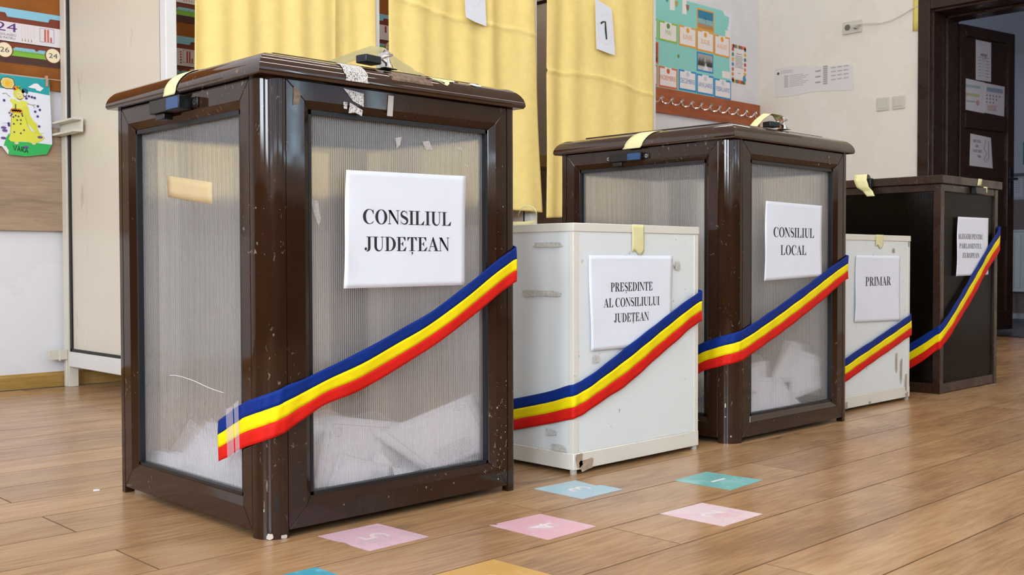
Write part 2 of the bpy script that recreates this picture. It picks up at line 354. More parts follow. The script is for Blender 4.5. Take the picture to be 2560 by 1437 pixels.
def serif(c):
    """bold roman capitals, cap height 1; returns (polygons, advance)"""
    T = .042; s = lambda a, b, y: rect(a, y, b, y+T)
    if c == 'I': return rect(.17, 0, .39, 1)+s(.03, .53, 0)+s(.03, .53, 1-T), .56
    if c == 'L': return rect(.15, 0, .37, 1)+s(.02, .88, 0)+s(.02, .52, 1-T)+[[(.62, T), (.86, T), (.93, .3), (.89, .3)]], .96
    if c in 'E': return (rect(.15, 0, .37, 1)+s(.02, .85, 0)+s(.02, .84, 1-T)+rect(.37, .49, .6, .53)+[[(.6, .34), (.63, .34), (.63, .68), (.6, .68)], [(.50, .53), (.6, .66), (.6, .51)], [(.5, .49), (.6, .36), (.6, .51)],
                  [(.62, 1-T), (.80, .72), (.84, .72), (.84, 1-T)], [(.6, T), (.85, T), (.93, .3), (.89, .3)]]), .98
    if c in 'TŢȚ':
        p = rect(.37, 0, .59, 1)+s(.22, .74, 0)+s(.04, .92, 1-T)+[[(.04, .72), (.075, .72), (.26, 1-T), (.04, 1-T)], [(.92, .72), (.885, .72), (.70, 1-T), (.92, 1-T)]]
        if c != 'T': p += disc(.49, -.13, .075)+[[(.56, -.12), (.52, -.22), (.43, -.31), (.42, -.28), (.49, -.2)]]
        return p, .98
    if c == 'D': return rect(.15, 0, .37, 1)+s(.02, .5, 0)+s(.02, .5, 1-T)+band(.44, .5, .57, .5, .32, .458, -90, 90), 1.06
    if c == 'P': return rect(.15, 0, .37, 1)+s(.02, .52, 0)+s(.02, .5, 1-T)+rect(.37, .44, .5, .48)+band(.46, .72, .40, .28, .17, .24, -90, 90), .93
    if c == 'R': return rect(.15, 0, .37, 1)+s(.02, .52, 0)+s(.02, .5, 1-T)+rect(.37, .46, .5, .50)+band(.46, .73, .40, .27, .17, .23, -90, 90)+[[(.43, .47), (.66, .50), (1.0, .02), (.74, .02)]]+s(.72, 1.06, 0), 1.07
    if c == 'O': return band(.575, .5, .53, .525, .28, .48, 0, 360, n=32), 1.15
    if c in 'CG':
        p = band(.58, .5, .54, .525, .33, .48, 48, 312, icx=.63, n=26)+rect(.93, .66, .965, 1.01)+[[(.80, .95), (.93, .90), (.95, .66), (.90, .75)]]
        if c == 'C': return p+[[(.93, .13), (.99, .19), (.97, .22), (.86, .09)]], 1.06
        return p+rect(.76, .06, .97, .42)+s(.64, 1.08, .41), 1.15
    if c == 'U': return rect(.15, .3, .37, 1)+rect(.83, .3, .885, 1)+s(.02, .5, 1-T)+s(.70, 1.02, 1-T)+band(.5175, .33, .3675, .355, .23, .27, 180, 360, icx=.60), 1.06
    if c == 'J': return rect(.31, .25, .53, 1)+s(.17, .68, 1-T)+band(.27, .25, .26, .28, .14, .24, -110, 0, icx=.17)+disc(.12, .15, .11), .72
    if c == 'N': return rect(.13, 0, .185, .95)+[[(.02, 1), (.30, 1), (.93, 0), (.86, 0)], [(.13, 1), (.3, 1), (.93, .12), (.93, 0)]]+rect(.875, 0, .93, 1)+s(.02, .30, 0)+s(.75, 1.05, 1-T), 1.07
    if c == 'M': return rect(.14, 0, .195, 1)+[[(.05, 1), (.33, 1), (.74, .12), (.66, 0)], [(.66, 0), (.70, 0), (1.13, 1), (1.07, 1)]]+rect(1.04, 0, 1.26, 1)+s(.02, .32, 0)+s(.91, 1.4, 0)+s(1.05, 1.4, 1-T), 1.42
    if c == 'A': return [[(.10, 0), (.155, 0), (.53, .92), (.50, 1.02)], [(.50, 1.02), (.56, 1.02), (.98, .02), (.73, .02), (.44, .82)]]+rect(.25, .31, .72, .35)+s(.0, .31, 0)+s(.60, 1.06, 0), 1.07
    if c == 'V': return [[(.08, .98), (.32, .98), (.62, .18), (.56, -.01), (.50, -.01)], [(.50, -.01), (.56, -.01), (.95, .98), (.90, .98)]]+s(.0, .42, 1-T)+s(.76, 1.05, 1-T), 1.06
    if c in 'SŞȘ':
        pts = []; 
        for a in range(20, 271, 25): pts.append((.40+.25*math.cos(math.radians(a)), .745+.215*math.sin(math.radians(a))))
        pts = pts[:-2]
        q = []
        for a in range(60, -161, -22): q.append((.42+.27*math.cos(math.radians(a)), .26+.225*math.sin(math.radians(a))))
        P_ = pts+q; n = len(P_); ws = [.045+.17*math.exp(-((i-(n-1)/2)/(n*.24))**2) for i in range(n)]
        p = stroke(P_, ws)+rect(.64, .68, .67, 1.0)+rect(.10, .0, .13, .32)
        if c != 'S': p += disc(.42, -.13, .075)+[[(.49, -.12), (.45, -.22), (.36, -.31), (.35, -.28), (.42, -.2)]]
        return p, .80
    if c == ' ': return [], .36
    return rect(.1, 0, .5, 1), .6
def serif_line(text):
    out = []; x = 0
    for c in text:
        p, w = serif(c); out += [[(a+x, b) for a, b in q] for q in p]; x += w
    return out, x
_sans = {}
def sans(text):
    """plain sans lettering from the built-in font: (verts, faces, width, height) with height 1"""
    if text not in _sans:
        c = bpy.data.curves.new('t', 'FONT'); c.body = text; c.size = 1; c.resolution_u = 3
        o = bpy.data.objects.new('t', c); COL.objects.link(o); bpy.context.view_layer.update()
        me = bpy.data.meshes.new_from_object(o); vs = [(v.co.x, v.co.y) for v in me.vertices]; fs = [tuple(p.vertices) for p in me.polygons]
        bpy.data.objects.remove(o); bpy.data.curves.remove(c); bpy.data.meshes.remove(me)
        x0 = min(v[0] for v in vs); x1 = max(v[0] for v in vs); y0 = min(v[1] for v in vs); y1 = max(v[1] for v in vs)
        _sans[text] = ([((a-x0)/(x1-x0), (b-y0)/(y1-y0)) for a, b in vs], fs)
    return _sans[text]

class Print:
    """flat print on a plane: P(a,b,layer) gives the 3D point; colours are cached flat inks"""
    def __init__(s, P, step=.0003): s.P = P; s.mb = MB(); s.step = step
    def ink(s, c): return c if not isinstance(c, str) else mat('ink_'+c, c, .6)
    def poly(s, pts, c, l=1):
        s.mb.add([s.P(a, b, l*s.step) for a, b in pts], [tuple(range(len(pts)))], s.ink(c)); return s
    def polys(s, L_, c, l=1):
        for q in L_: s.poly(q, c, l)
        return s
    def rect(s, a0, b0, a1, b1, c, l=1): return s.poly([(a0, b0), (a1, b0), (a1, b1), (a0, b1)], c, l)
    def frame(s, a0, b0, a1, b1, w, c, l=1):
        s.rect(a0, b0, a1, b0+w, c, l); s.rect(a0, b1-w, a1, b1, c, l); s.rect(a0, b0+w, a0+w, b1-w, c, l); s.rect(a1-w, b0+w, a1, b1-w, c, l); return s
    def disc(s, a, b, r, c, l=1, ry=None, n=20): return s.poly([(a+r*math.cos(2*PI*k/n), b+(ry or r)*math.sin(2*PI*k/n)) for k in range(n)], c, l)
    def line(s, pts, w, c, l=1): return s.polys(stroke(pts, w), c, l)
    def text(s, t, a0, b0, w, h, c, l=2, slant=0):
        vs, fs = sans(t); s.mb.add([s.P(a0+x*w, b0+y*h+slant*x*w, l*s.step) for x, y in vs], fs, s.ink(c)); return s
    def serif(s, t, a0, b0, w, h, c, l=2, slant=0):
        q, adv = serif_line(t); return s.polys([[(a0+x*w/adv, b0+y*h+slant*x*w/adv) for x, y in p] for p in q], c, l)
    def build(s, name, parent=None): return s.mb.build(name, parent, smooth=0)

# ------------------------------------------------------------ room shell
T = .25
o = MB(); o.box(XW, XE+.44, YS, YN, -.06, -.0085, mat('floor_underlay', '4a3628', .6)); floor = struct(o.build('floor'), 'light oak laminate floor of long staggered planks')
PW, PL = .159, 1.38
EDGE = mat('plank_edge', '6e5238', .5)
def plank_mesh(ln):
    q = MB(); q.prism([(g, -.008), (g, -.0006), (PW-g, -.0006), (PW-g, -.008)], g, ln-g, EDGE, lambda a, b, c: (c, a, b))
    e_ = .0012; q.prism([(g+e_, -.0006), (g+e_, 0), (PW-g-e_, 0), (PW-g-e_, -.0006)], g+e_, ln-g-e_, FLOORW, lambda a, b, c: (c, a, b)); return q
pm = None; g = .0006
plank0 = plank_mesh(PL).build('plank', floor, smooth=0); pme = plank0.data; first = True; short = {}
for k in range(-24, 18):                       # rows; row 0 spans y 1.386 .. 1.545
    y0 = 1.386+k*PW
    if y0+PW > YN: break
    ph = 1.432 if k % 2 == 0 else .742
    n0 = int(math.floor((-2.6-ph)/PL)); x = ph+n0*PL
    while x < XE+.40:
        if x+PL > XE+.44:
            ln = round(XE+.44-x, 3)
            if ln < .05: break
            if ln not in short:
                p = plank_mesh(ln).build('plank', floor, smooth=0); short[ln] = p.data
            else:
                p = bpy.data.objects.new('plank', short[ln]); COL.objects.link(p); p.parent = floor
            p.location = (x, y0, 0)
        elif first: plank0.location = (x, y0, 0); first = False
        else:
            p = bpy.data.objects.new('plank', pme); COL.objects.link(p); p.parent = floor; p.location = (x, y0, 0)
        x += PL
fl2 = MB(); ym = 1.386+17*PW
# walls
struct(MB().box(XW-T, XE, YN, YN+T, -.05, CEIL, WALLW).build('wall_north', smooth=0), 'off-white wall behind the voting booths')
DY0, DY1, DZ, JX = 1.98, 2.925, 2.03, 6.78      # door opening along y, height, outer face
e = MB(); e.box(XE, JX, DY1, YN+T, -.05, CEIL, WALLM); e.box(XE, JX, YS-T, DY0, -.05, CEIL, WALLM); e.box(XE, JX, DY0, DY1, DZ, CEIL, WALLM)
struct(e.build('wall_east', smooth=0), 'cream wall with the dark doorway')
s_ = MB(); z0, z1 = 1.2, 2.6; xs = [XW-T]+[v for wx in WINX for v in (wx-.8, wx+.8)]+[XE+.35]
s_.box(xs[0], xs[-1], YS-T, YS, -.05, z0, WALLM); s_.box(xs[0], xs[-1], YS-T, YS, z1, CEIL, WALLM)
for i in range(0, len(xs), 2): s_.box(xs[i], xs[i+1], YS-T, YS, z0, z1, WALLM)
struct(s_.build('wall_south', smooth=0))
for i, wx in enumerate(WINX):
    f = MB(); f.box(wx-.8, wx+.8, YS-.12, YS-.05, z0, z0+.06, WFRAME); f.box(wx-.8, wx+.8, YS-.12, YS-.05, z1-.06, z1, WFRAME)
    for a in (wx-.8, wx-.03, wx+.74): f.box(a, a+.06, YS-.12, YS-.05, z0, z1, WFRAME)
    w_ = struct(f.build('window_%d' % (i+1), smooth=0))
struct(MB().box(XW-T, XW, YS-T, YN+T, -.05, CEIL, WALLM).build('wall_west', smooth=0))
struct(MB().box(XW-T, JX, YS-T, YN+T, CEIL, CEIL+.1, CEILM).build('ceiling', smooth=0))
DARKBAND = mat('dark_reflection_band', '4e3a2a', .5)  # dark bands added out of view to darken reflections in the glossy boxes
struct(MB().box(XW, XE, YS, YS+.02, 0, .93, DARKBAND).build('reflection_band_south', smooth=0))
struct(MB().box(XW, XW+.02, YS+.02, YN, 0, .93, DARKBAND).build('reflection_band_west', smooth=0))
# ceiling tube lights
TUBEM = bpy.data.materials.new('lit_tube'); TUBEM.use_nodes = True
tb = TUBEM.node_tree.nodes['Principled BSDF']; tb.inputs['Emission Color'].default_value = (1, .96, .88, 1); tb.inputs['Emission Strength'].default_value = 19
lamp0 = None
for i, (tx, ty) in enumerate(TUBES):
    if lamp0 is None:
        lamp0 = thing('ceiling_light', 'white fluorescent tube fitting on the ceiling', 'lamp', (tx, ty, CEIL), group='fluorescent fittings on the ceiling')
        MB().box(-.63, .63, -.05, .05, -.055, -.001, WFRAME).build('lamp_housing', lamp0, smooth=0)
        MB().box(-.6, .6, -.035, .035, -.074, -.0555, TUBEM).build('diffuser', lamp0, smooth=0)
    else:
        r_ = lamp0.copy(); COL.objects.link(r_); r_.location = (tx, ty, CEIL)
        for ch in lamp0.children: c_ = ch.copy(); COL.objects.link(c_); c_.parent = r_
# baseboards
bb = MB(); bb.prism([(0, 0), (-.016, 0), (-.016, .045), (-.006, .056), (0, .056)], XW, XE, BASEW, lambda a, b, c: (c, YN+a, b)); struct(bb.build('baseboard_north', smooth=0))
bb = MB(); bb.prism([(0, 0), (-.016, 0), (-.016, .045), (-.006, .056), (0, .056)], DY1+.06, YN-.016, BASEW, lambda a, b, c: (XE+a, c, b)); struct(bb.build('baseboard_east', smooth=0))
# corridor beyond the door
CX1 = 8.9; CW = mat('corridor_wall_paint', 'b9b8bf', .7); CB = mat('corridor_dado_paint', '7c6a66', .6)
struct(MB().box(JX+.07, CX1+.2, -1.2, 5.4, -.06, -.002, mat('corridor_tile', '4a4a58', .35, var=.1, scale=2)).build('floor_corridor', smooth=0))
struct(MB().box(CX1, CX1+.2, -1.2, 5.4, 0, 3.2, CW).build('wall_corridor', smooth=0))
struct(MB().box(CX1-.012, CX1, -1.0, 5.2, .05, .96, CB).build('trim_1', smooth=0))
struct(MB().box(JX, CX1+.2, 5.2, 5.4, 0, 3.2, CW).build('wall_corridor_end', smooth=0))
struct(MB().box(JX, CX1+.2, -1.4, -1.2, 0, 3.2, CW).build('wall_corridor_start', smooth=0))
struct(MB().box(JX, CX1+.2, -1.4, 5.4, 3.2, 3.3, CEILM).build('ceiling_corridor', smooth=0))
# door frame (architrave, jamb lining, threshold) and leaf
door = struct(MB().box(JX-.05, JX+.07, DY0+.03, DY1-.03, -.009, .004, BROWN2).build('door_1', smooth=0), 'dark brown door frame around the open doorway')
def arch(y0, y1, z0, z1):
    q = MB(); q.box(XE-.018, XE+.01, y0, y1, z0, z1, DOORW); return q
arch(DY1-.02, DY1+.055, 0, DZ+.05).build('architrave', door, bevel=.004)
arch(DY0-.055, DY0+.02, 0, DZ+.05).build('architrave', door, bevel=.004)
arch(DY0+.02, DY1-.02, DZ-.02, DZ+.05).build('architrave', door, bevel=.004)
for a, b, sg in ((DY1-.035, DY1, 1), (DY0, DY0+.035, -1)):
    q = MB(); q.box(XE+.01, JX, a, b, 0, DZ, DOORW); i_ = a-.018 if sg > 0 else b
    q.box(XE+.17, JX-.06, i_, i_+.018, 0, DZ, DOORW); q.build('jamb', door, bevel=.003)
q = MB(); q.box(XE+.01, JX, DY0+.035, DY1-.035, DZ-.035, DZ, DOORW); q.box(XE+.17, JX-.06, DY0+.035, DY1-.035, DZ-.053, DZ-.035, DOORW); q.build('jamb', door, bevel=.003)
# door leaf: local x runs from the hinge, y is thickness
LW, LH = .600, 1.965
leaf = thing('door_leaf', 'dark brown panelled door leaf standing open into the corridor', 'door', (6.785, 2.915, .012), math.atan2(-.118, .624))
q = MB(); fr_ = .055; zs = [0, .12, .60, .69, 1.31, 1.405, 1.895, LH]
q.box(0, fr_, -.04, 0, 0, LH, DOORW); q.box(LW-fr_-.02, LW, -.04, 0, 0, LH, DOORW)
for a, b in ((0, .12), (.60, .69), (1.31, 1.405), (1.895, LH)): q.box(fr_, LW-fr_-.02, -.04, 0, a, b, DOORW)
q.build('leaf_frame', leaf, bevel=.003)
for a, b in ((.12, .60), (.69, 1.31), (1.405, 1.895)):
    MB().box(fr_, LW-fr_-.02, -.026, -.014, a, b, DOORW).build('door_panel', leaf, smooth=0)
q = MB(); q.box(LW-.055, LW-.015, -.046, -.04, .88, 1.08, BLACKP); hp = q.build('lock_plate', leaf, bevel=.002)
hq = MB(); hq.tube([(LW-.035, -.045, 1.0), (LW-.035, -.085, 1.0), (LW-.05, -.09, 1.0), (LW-.14, -.088, .995)], .008, BLACKP); hq.build('door_handle', leaf)
hq = MB(); hq.tube([(LW-.035, .0, 1.0), (LW-.035, .05, 1.0), (LW-.02, .055, 1.0), (LW+.06, .053, .995)], .008, BLACKP); hq.build('door_handle', leaf)
# notices on the leaf (top-level papers, placed in the leaf's frame)
la = math.atan2(-.118, .624); lx, ly = math.cos(la), math.sin(la); LN = Vector((ly, -lx, 0))   # leaf's visible face looks towards -normal
def leafP(off):
    def P(a, b, l): 
        p = Vector((6.755, 2.882, 0))+Vector((lx, ly, 0))*a+LN*(.002+off+l); return (p.x, p.y, b)
    return P
def notice(name, label, P, corners, deco, grp=None, m=PAPER):
    pr = Print(P, .0006); pr.poly(corners, m, 0); back = [P(a, b, -.0012) for a, b in corners]
    pr.mb.add(back, [tuple(range(len(corners)))[::-1]], m)
    n = len(corners); fr0 = [P(a, b, 0) for a, b in corners]
    pr.mb.add(fr0+back, [(i, n+i, n+(i+1) % n, (i+1) % n) for i in range(n)], m)
    deco(pr); o_ = pr.build(name); return tag(o_, label, 'notice', grp)
GREYP = mat('grey_white_paper', 'cfc9cf', .7)
def d1(p):
    p.rect(.25, 1.80, .33, 1.815, 'a08888'); p.text('T P', .262, 1.775, .05, .03, '8a6068')
    for i in range(7): p.rect(.225, 1.665+i*.02, .262, 1.672+i*.02, 'a8aaae'); p.rect(.31, 1.665+i*.02, .35, 1.672+i*.02, 'a89ca4'); p.rect(.275, 1.67+i*.018, .297, 1.68+i*.018, 'b8c0c0')
notice('notice', 'tall printed notice at the top of the open door', leafP(-.0125), [(.205, 1.64), (.372, 1.64), (.37, 1.895), (.202, 1.897)], d1, m=GREYP)
def d2(p):
    p.rect(.09, 1.585, .25, 1.602, '9fb4ae'); p.rect(.085, 1.53, .245, 1.548, 'c0b58e'); p.rect(.10, 1.49, .20, 1.502, 'a9b3a9'); p.disc(.225, 1.492, .018, 'b88f98')
notice('notice', 'wide notice with green and yellow lines on the open door', leafP(-.012), [(.07, 1.44), (.30, 1.43), (.30, 1.63), (.064, 1.64)], d2, m=GREYP)
def d3(p):
    p.rect(.32, 1.575, .5, 1.602, '8d9cb0')
    for r_ in range(3):
        for c_ in range(5-r_): p.disc(.325+c_*.035, 1.55-r_*.022, .006, '6a5560')
    p.rect(.33, 1.45, .43, 1.49, 'c6a8ac')
notice('notice', 'calendar-like notice with a blue heading on the open door', leafP(-.0105), [(.296, 1.435), (.52, 1.425), (.524, 1.622), (.30, 1.628)], d3, m=GREYP)
def d4(p):
    p.serif('SECTIA', .175, 1.235, .09, .018, '40363a'); p.serif('DE', .205, 1.205, .035, .016, '40363a'); p.serif('VOTARE', .175, 1.172, .10, .018, '40363a'); p.serif('NR', .225, 1.14, .04, .016, '40363a')
    p.line([(.32, 1.26), (.30, 1.20), (.33, 1.17), (.30, 1.13), (.325, 1.11), (.335, 1.14)], .006, '85808e'); p.line([(.35, 1.25), (.352, 1.13)], .006, '70707c')
notice('notice', 'notice with four short serif lines on the lower part of the open door', leafP(-.0125), [(.145, 1.084), (.399, 1.077), (.376, 1.276), (.152, 1.29)], d4, m=GREYP)
# corridor things
rad = thing('radiator', 'white panel radiator on the corridor wall', 'radiator', (CX1-.012, 2.2, 0))
q = MB(); q.box(-.075, -.02, 0, 1.2, .22, .70, WFRAME)
for i in range(24): q.box(-.082, -.075, .02+i*.049, .05+i*.049, .25, .67, WFRAME)
q.build('radiator_panel', rad, bevel=.004); MB().box(-.09, -.01, -.005, 1.205, .70, .715, WFRAME).build('radiator_grille', rad, bevel=.003)
q = MB(); q.tube([(-.05, .06, 0), (-.05, .06, .23)], .009, WFRAME); q.build('radiator_pipe', rad)
MB().tube([(-.05, 1.14, 0), (-.05, 1.14, .23)], .009, WFRAME).build('radiator_pipe', rad)
for a in (.1, 1.04): MB().box(-.02, -.0005, a, a+.06, .3, .6, WFRAME).build('wall_bracket', rad)
def corrP(a, b, l): return (CX1-.002-l, a, b)
def d5(p):
    for i in range(6): p.rect(3.29, 1.02+i*.018, 3.33, 1.024+i*.018, '8a8ca0')
notice('notice', 'white sheet on the corridor wall next to the door edge', corrP, [(3.27, .98), (3.36, .98), (3.36, 1.13), (3.27, 1.13)], d5, m=GREYP)
def d6(p):
    for i in range(6): p.rect(3.18, 1.02+i*.018, 3.225, 1.024+i*.018, '8a8ca0')
notice('notice', 'white sheet on the corridor wall at the right photo edge', corrP, [(3.09, .98), (3.245, .98), (3.245, 1.13), (3.09, 1.13)], d6, m=GREYP)
notice('picture', 'teal picture on the corridor wall above the sheets', corrP, [(2.9, 1.24), (3.27, 1.24), (3.27, 1.42), (2.9, 1.42)], lambda p: p.rect(2.92, 1.26, 3.25, 1.40, '1d7f8e'), m=mat('teal_card', '1a6f80', .6))['category'] = 'picture'
struct(MB().box(CX1-.03, CX1, 1.0, 4.2, 1.15, 1.17, mat('grey_rail', '55555f', .5)).build('trim_2', smooth=0))

# wall B items: plane x = XE, a = y, visible from -x. text runs towards -y
def eastP(a, b, l): return (XE-.002-l, a, b)
def wb_text(p, t, yl, z, w, h, c):                # left end at y = yl, running to smaller y
    vs, fs = sans(t); p.mb.add([p.P(yl-x*w, z+y*h, .0012) for x, y in vs], fs, p.ink(c))
def dinf(p):
    g1 = 'b3aeb2'; g2 = 'c3bdc0'
    p.disc(3.972, 1.755, .009, '222226')
    for i in range(2): p.rect(3.86, 1.752+i*.012, 3.955, 1.756+i*.012, g1)
    for i in range(7): p.rect(3.895, 1.655+i*.012, 3.925, 1.662+i*.012, 'a9a9a8'); p.rect(3.78-(i % 3)*.02, 1.655+i*.012, 3.885, 1.661+i*.012, g2)
    for i in range(3): p.rect(3.65, 1.655+i*.037, 3.69, 1.664+i*.037, '9a93a4'); 
    for i in range(9): p.rect(3.60, 1.64+i*.014, 3.632, 1.65+i*.014, 'a5a0a0')
    for i in range(4):
        for j in range(3): p.rect(3.45+j*.045, 1.66+i*.026, 3.485+j*.045, 1.668+i*.026, g1)
notice('wall_sheet', 'long low sheet with faint tables taped to the cream wall', eastP, [(3.996, 1.595), (3.85, 1.590), (3.7, 1.603), (3.412, 1.578), (3.42, 1.742), (3.66, 1.762), (3.80, 1.79), (4.005, 1.79)], dinf, m=mat('wall_sheet_paper', 'e0dad8', .6))
for nm, yc, lab in (('light_switch', 3.212, 'white rocker light switch, the left one of the pair by the doorway'), ('light_switch', 3.105, 'white rocker light switch, the right one nearest the doorway')):
    sw = thing(nm, lab, 'light switch', (XE, yc, 1.465)); MB().box(-.010, -.0005, -.041, .041, -.041, .041, PLASTW).build('switch_plate', sw, bevel=.003)
    q = MB(); q.prism([(-.010, -.026), (-.013, -.026), (-.018, .026), (-.010, .026)], -.026, .026, PLASTW, lambda a, b, c: (a, c, b)); q.build('rocker', sw, bevel=.001)
sk = thing('wall_socket', 'white double wall socket above the taped sheet', 'socket', (XE, 3.422, 1.984))
MB().box(-.014, -.0005, -.066, .066, -.04, .04, PLASTW).build('socket_plate', sk, bevel=.004)
for yy in (.03, -.03):
    q = MB(); n = 24
    q.tube([(-.0145, yy, 0), (-.0165, yy, 0)], .026, PLASTW, n); q.tube([(-.0166, yy, 0), (-.0168, yy, 0)], .020, mat('socket_recess', '6b675f', .6), n)
    q.build('socket_insert', sk)
pl_ = thing('power_plug', 'white plug with its cable running to the door frame', 'plug', (XE, 3.385, 1.985))
q = MB(); q.tube([(-.0175, 0, 0), (-.05, 0, 0)], .017, PLASTW, 14); q.tube([(-.045, 0, 0), (-.055, -.02, .002), (-.052, -.05, .0)], [.012, .009, .005], PLASTW, 10); q.build('plug_body', pl_)
q = MB(); pts = [(-.052, -.05, 0), (-.045, -.10, -.006), (-.035, -.17, -.014), (-.03, -.24, -.006), (-.022, -.31, .02), (-.013, -.37, .05), (-.008, -.43, .068), (-.006, -.5, .075)]
q.tube(pts, .0033, PLASTW, 8); q.build('cable', pl_)
q = MB(); q.grid(lambda u, v: (XE-.012+.0075*abs(2*u-1)**2, 2.997+(-.022+.044*u)-.003*v, 1.895+.26*v), 6, 4, mat('yellow_tape', 'e6d36c', .6)); tag(q.build('tape_strip', solid=.0004), 'yellow tape strip holding the cable beside the door frame', 'tape')

# ------------------------------------------------------------ north wall: boards, posters
def northP(off=.0):
    def P(a, b, l): return (a, YN-off-l, b)
    return P
cb = MB().box(.2, 4.2, YN-.014, YN-.001, 1.125, 2.2, CORK).build('cork_board', smooth=0); tag(cb, 'wide brown cork pin board behind the voting booths', 'pin board')
for i in range(4):
    lp = MB().box(-.5+i*1.2, .699+i*1.2, YN-.020, YN-.001, .593, .985, LAMIN).build('wall_panel', bevel=.001); tag(lp, ['wood grain laminate wall panel at the left edge of the photo', 'wood grain laminate wall panel behind the third booth', 'wood grain laminate wall panel behind the second booth', 'wood grain laminate wall panel behind the first booth'][i], 'wall panel')
BR, SKY, GRN, DK, CRM = '7a3620', '8ac4dc', '7fb53a', '4a2c25', 'f0e2c0'
def train(x0, z0, label, num, word, numcol='5d2a7d', bars='c8552e', dots=False, W_=.42, cart='e3dbe0', rim='6f3a22', wtxt=('', '')):
    t = thing('number_poster', label, 'poster', (x0, YN-.0145, z0))
    P = lambda a, b, l: (a, -.0012-l, b)
    MB().box(0, W_, -.0012, 0, 0, .20, PAPER).build('sheet', t, smooth=0)
    p = Print(P); L1 = 1
    p.rect(0, .035, W_, .20, SKY, 1); p.rect(0, .026, W_, .045, GRN, 2); p.rect(0, 0, W_, .027, DK, 3)
    for k in range(60): a = k*W_/60; p.poly([(a, .044), (a+.006, .044), (a+.003+random.uniform(-.002, .002), .050+random.random()*.006)], GRN, 2)
    p.rect(.01, .148, W_-.01, .168, BR, 3)
    for a in (.13, .33): p.poly([(a-.026, .168), (a+.026, .168), (a+.022, .178), (a+.018, .182), (a-.018, .182), (a-.022, .178)], BR, 3)
    p.rect(.01, .075, W_-.01, .149, cart, 4); p.rect(.01, .06, W_-.01, .078, BR, 4)
    for a in (.155, .285): p.polys(band(a, .035, .03, .035, .021, .026, 90 if a < .2 else 0, 180 if a < .2 else 90, n=8), BR, 3)
    p.poly([(.165, .061), (.185, .061), (.175, .052)], BR, 3); p.poly([(.25, .061), (.27, .061), (.26, .052)], BR, 3)
    p.text(num, .115, .114, .075, .032, numcol, 5)
    if word: p.text(word[0], .128, .098, .058, .008, '4a4450', 5); 
    if word and len(word) > 1: p.text(word[1], .128, .086, .055, .008, '4a4450', 5)
    for c_ in range(5):
        for r_ in range(4): p.polys(band(.208+c_*.011, .103+r_*.012, .0035, .005, .0027, .0042, 20, 300, n=6), 'c4bcae', 5)
    for c_ in range(4): p.poly([(.206+c_*.011, .085), (.211+c_*.011, .085), (.2095+c_*.011, .096), (.2075+c_*.011, .096)], 'b09a80', 5)
    p.frame(.272, .092, .325, .144, .0012, '4c4256', 5)
    for a, h in ((.288, .046), (.299, .046), (.310, .02)):
        n_ = int(h/.0046)
        for k in range(n_): p.rect(a, .0945+k*.0046, a+.007, .0945+k*.0046+.0038, bars, 6)
    if dots:
        for k in range(5): p.disc(.263, .135-k*.011, .004, 'b03a28' if k < 4 else '4f7a35', 5, n=10)
    for a, tx in ((.145, wtxt[0]), (.32, wtxt[1])):
        p.disc(a, .045, .030, rim, 7, n=28); p.disc(a, .045, .0265, CRM, 8, n=28)
        if tx: p.text(tx, a-.016, .036, .032, .018, '3a3a40', 9)
    p.build('printed_picture', t); return t
train(1.252, 1.211, 'number poster with a purple 24 pinned at the left photo edge', '24', ('DOUAZECI', 'SI PATRU'), wtxt=('26', '24'))
train(1.828, 1.207, 'number poster with red counting bars, lower one seen beside the left curtain', '23', None, bars='b03022', dots=True, rim='b3402a', wtxt=('', '3'))
train(1.90, 1.466, 'number poster with grass strip, upper one seen beside the left curtain', '12', None, wtxt=('', ''))
train(3.03, 1.462, 'number poster with a red 13 seen between two curtains', '13', None, numcol='a03040', rim='b3402a', wtxt=('3', ''))

# child's drawing
dr = thing('child_drawing', 'childs crayon drawing of a lady in a yellow dress', 'drawing', (1.46, YN-.030, 1.01))
OX, OZ = 1.46, 1.01
P = lambda a, b, l: (a-OX, -l, b-OZ)
p = Print(P); outl = [(1.33, .90), (1.379, .899), (1.400, .871), (1.465, .868), (1.539, .881), (1.560, .922), (1.556, 1.05), (1.551, 1.163), (1.33, 1.163)]
p.poly(outl, PAPER, 0); p.build('sheet', dr)
p = Print(P)
p.poly([(1.33, 1.112), (1.44, 1.112), (1.50, 1.108), (1.552, 1.103), (1.551, 1.162), (1.33, 1.162)], '1fa0a6', 1)
p.poly([(1.473, 1.126), (1.485, 1.133), (1.495, 1.141), (1.508, 1.143), (1.520, 1.133), (1.530, 1.128), (1.524, 1.121), (1.518, 1.115), (1.505, 1.117), (1.50, 1.123), (1.485, 1.124)], 'ece8ee', 2)
p.poly([(1.40, .871), (1.465, .868), (1.539, .881), (1.559, .918), (1.52, .920), (1.49, .922), (1.44, .920), (1.41, .922), (1.405, .95), (1.395, .935), (1.385, .905)], '2fb45a', 1)
p.poly([(1.379, .899), (1.400, .871), (1.402, .885), (1.392, .902)], 'e8e4ea', 3)
p.poly([(1.382+.0, 1.150), (1.40, 1.156), (1.422, 1.150), (1.428, 1.13), (1.420, 1.112), (1.395, 1.110), (1.378, 1.118), (1.374, 1.135)], '4a3a20', 2)
p.poly([(1.384, 1.149), (1.40, 1.153), (1.420, 1.148), (1.425, 1.13), (1.418, 1.115), (1.395, 1.113), (1.381, 1.120), (1.377, 1.135)], 'eeda90', 3)
for k in range(22):
    a = 2*PI*k/22; p.line([(1.401+.012*math.cos(a), 1.132+.010*math.sin(a)), (1.401+.021*math.cos(a), 1.132+.018*math.sin(a))], .0016, 'd9a020', 4)
p.disc(1.401, 1.132, .010, 'f0b810', 4, n=16)
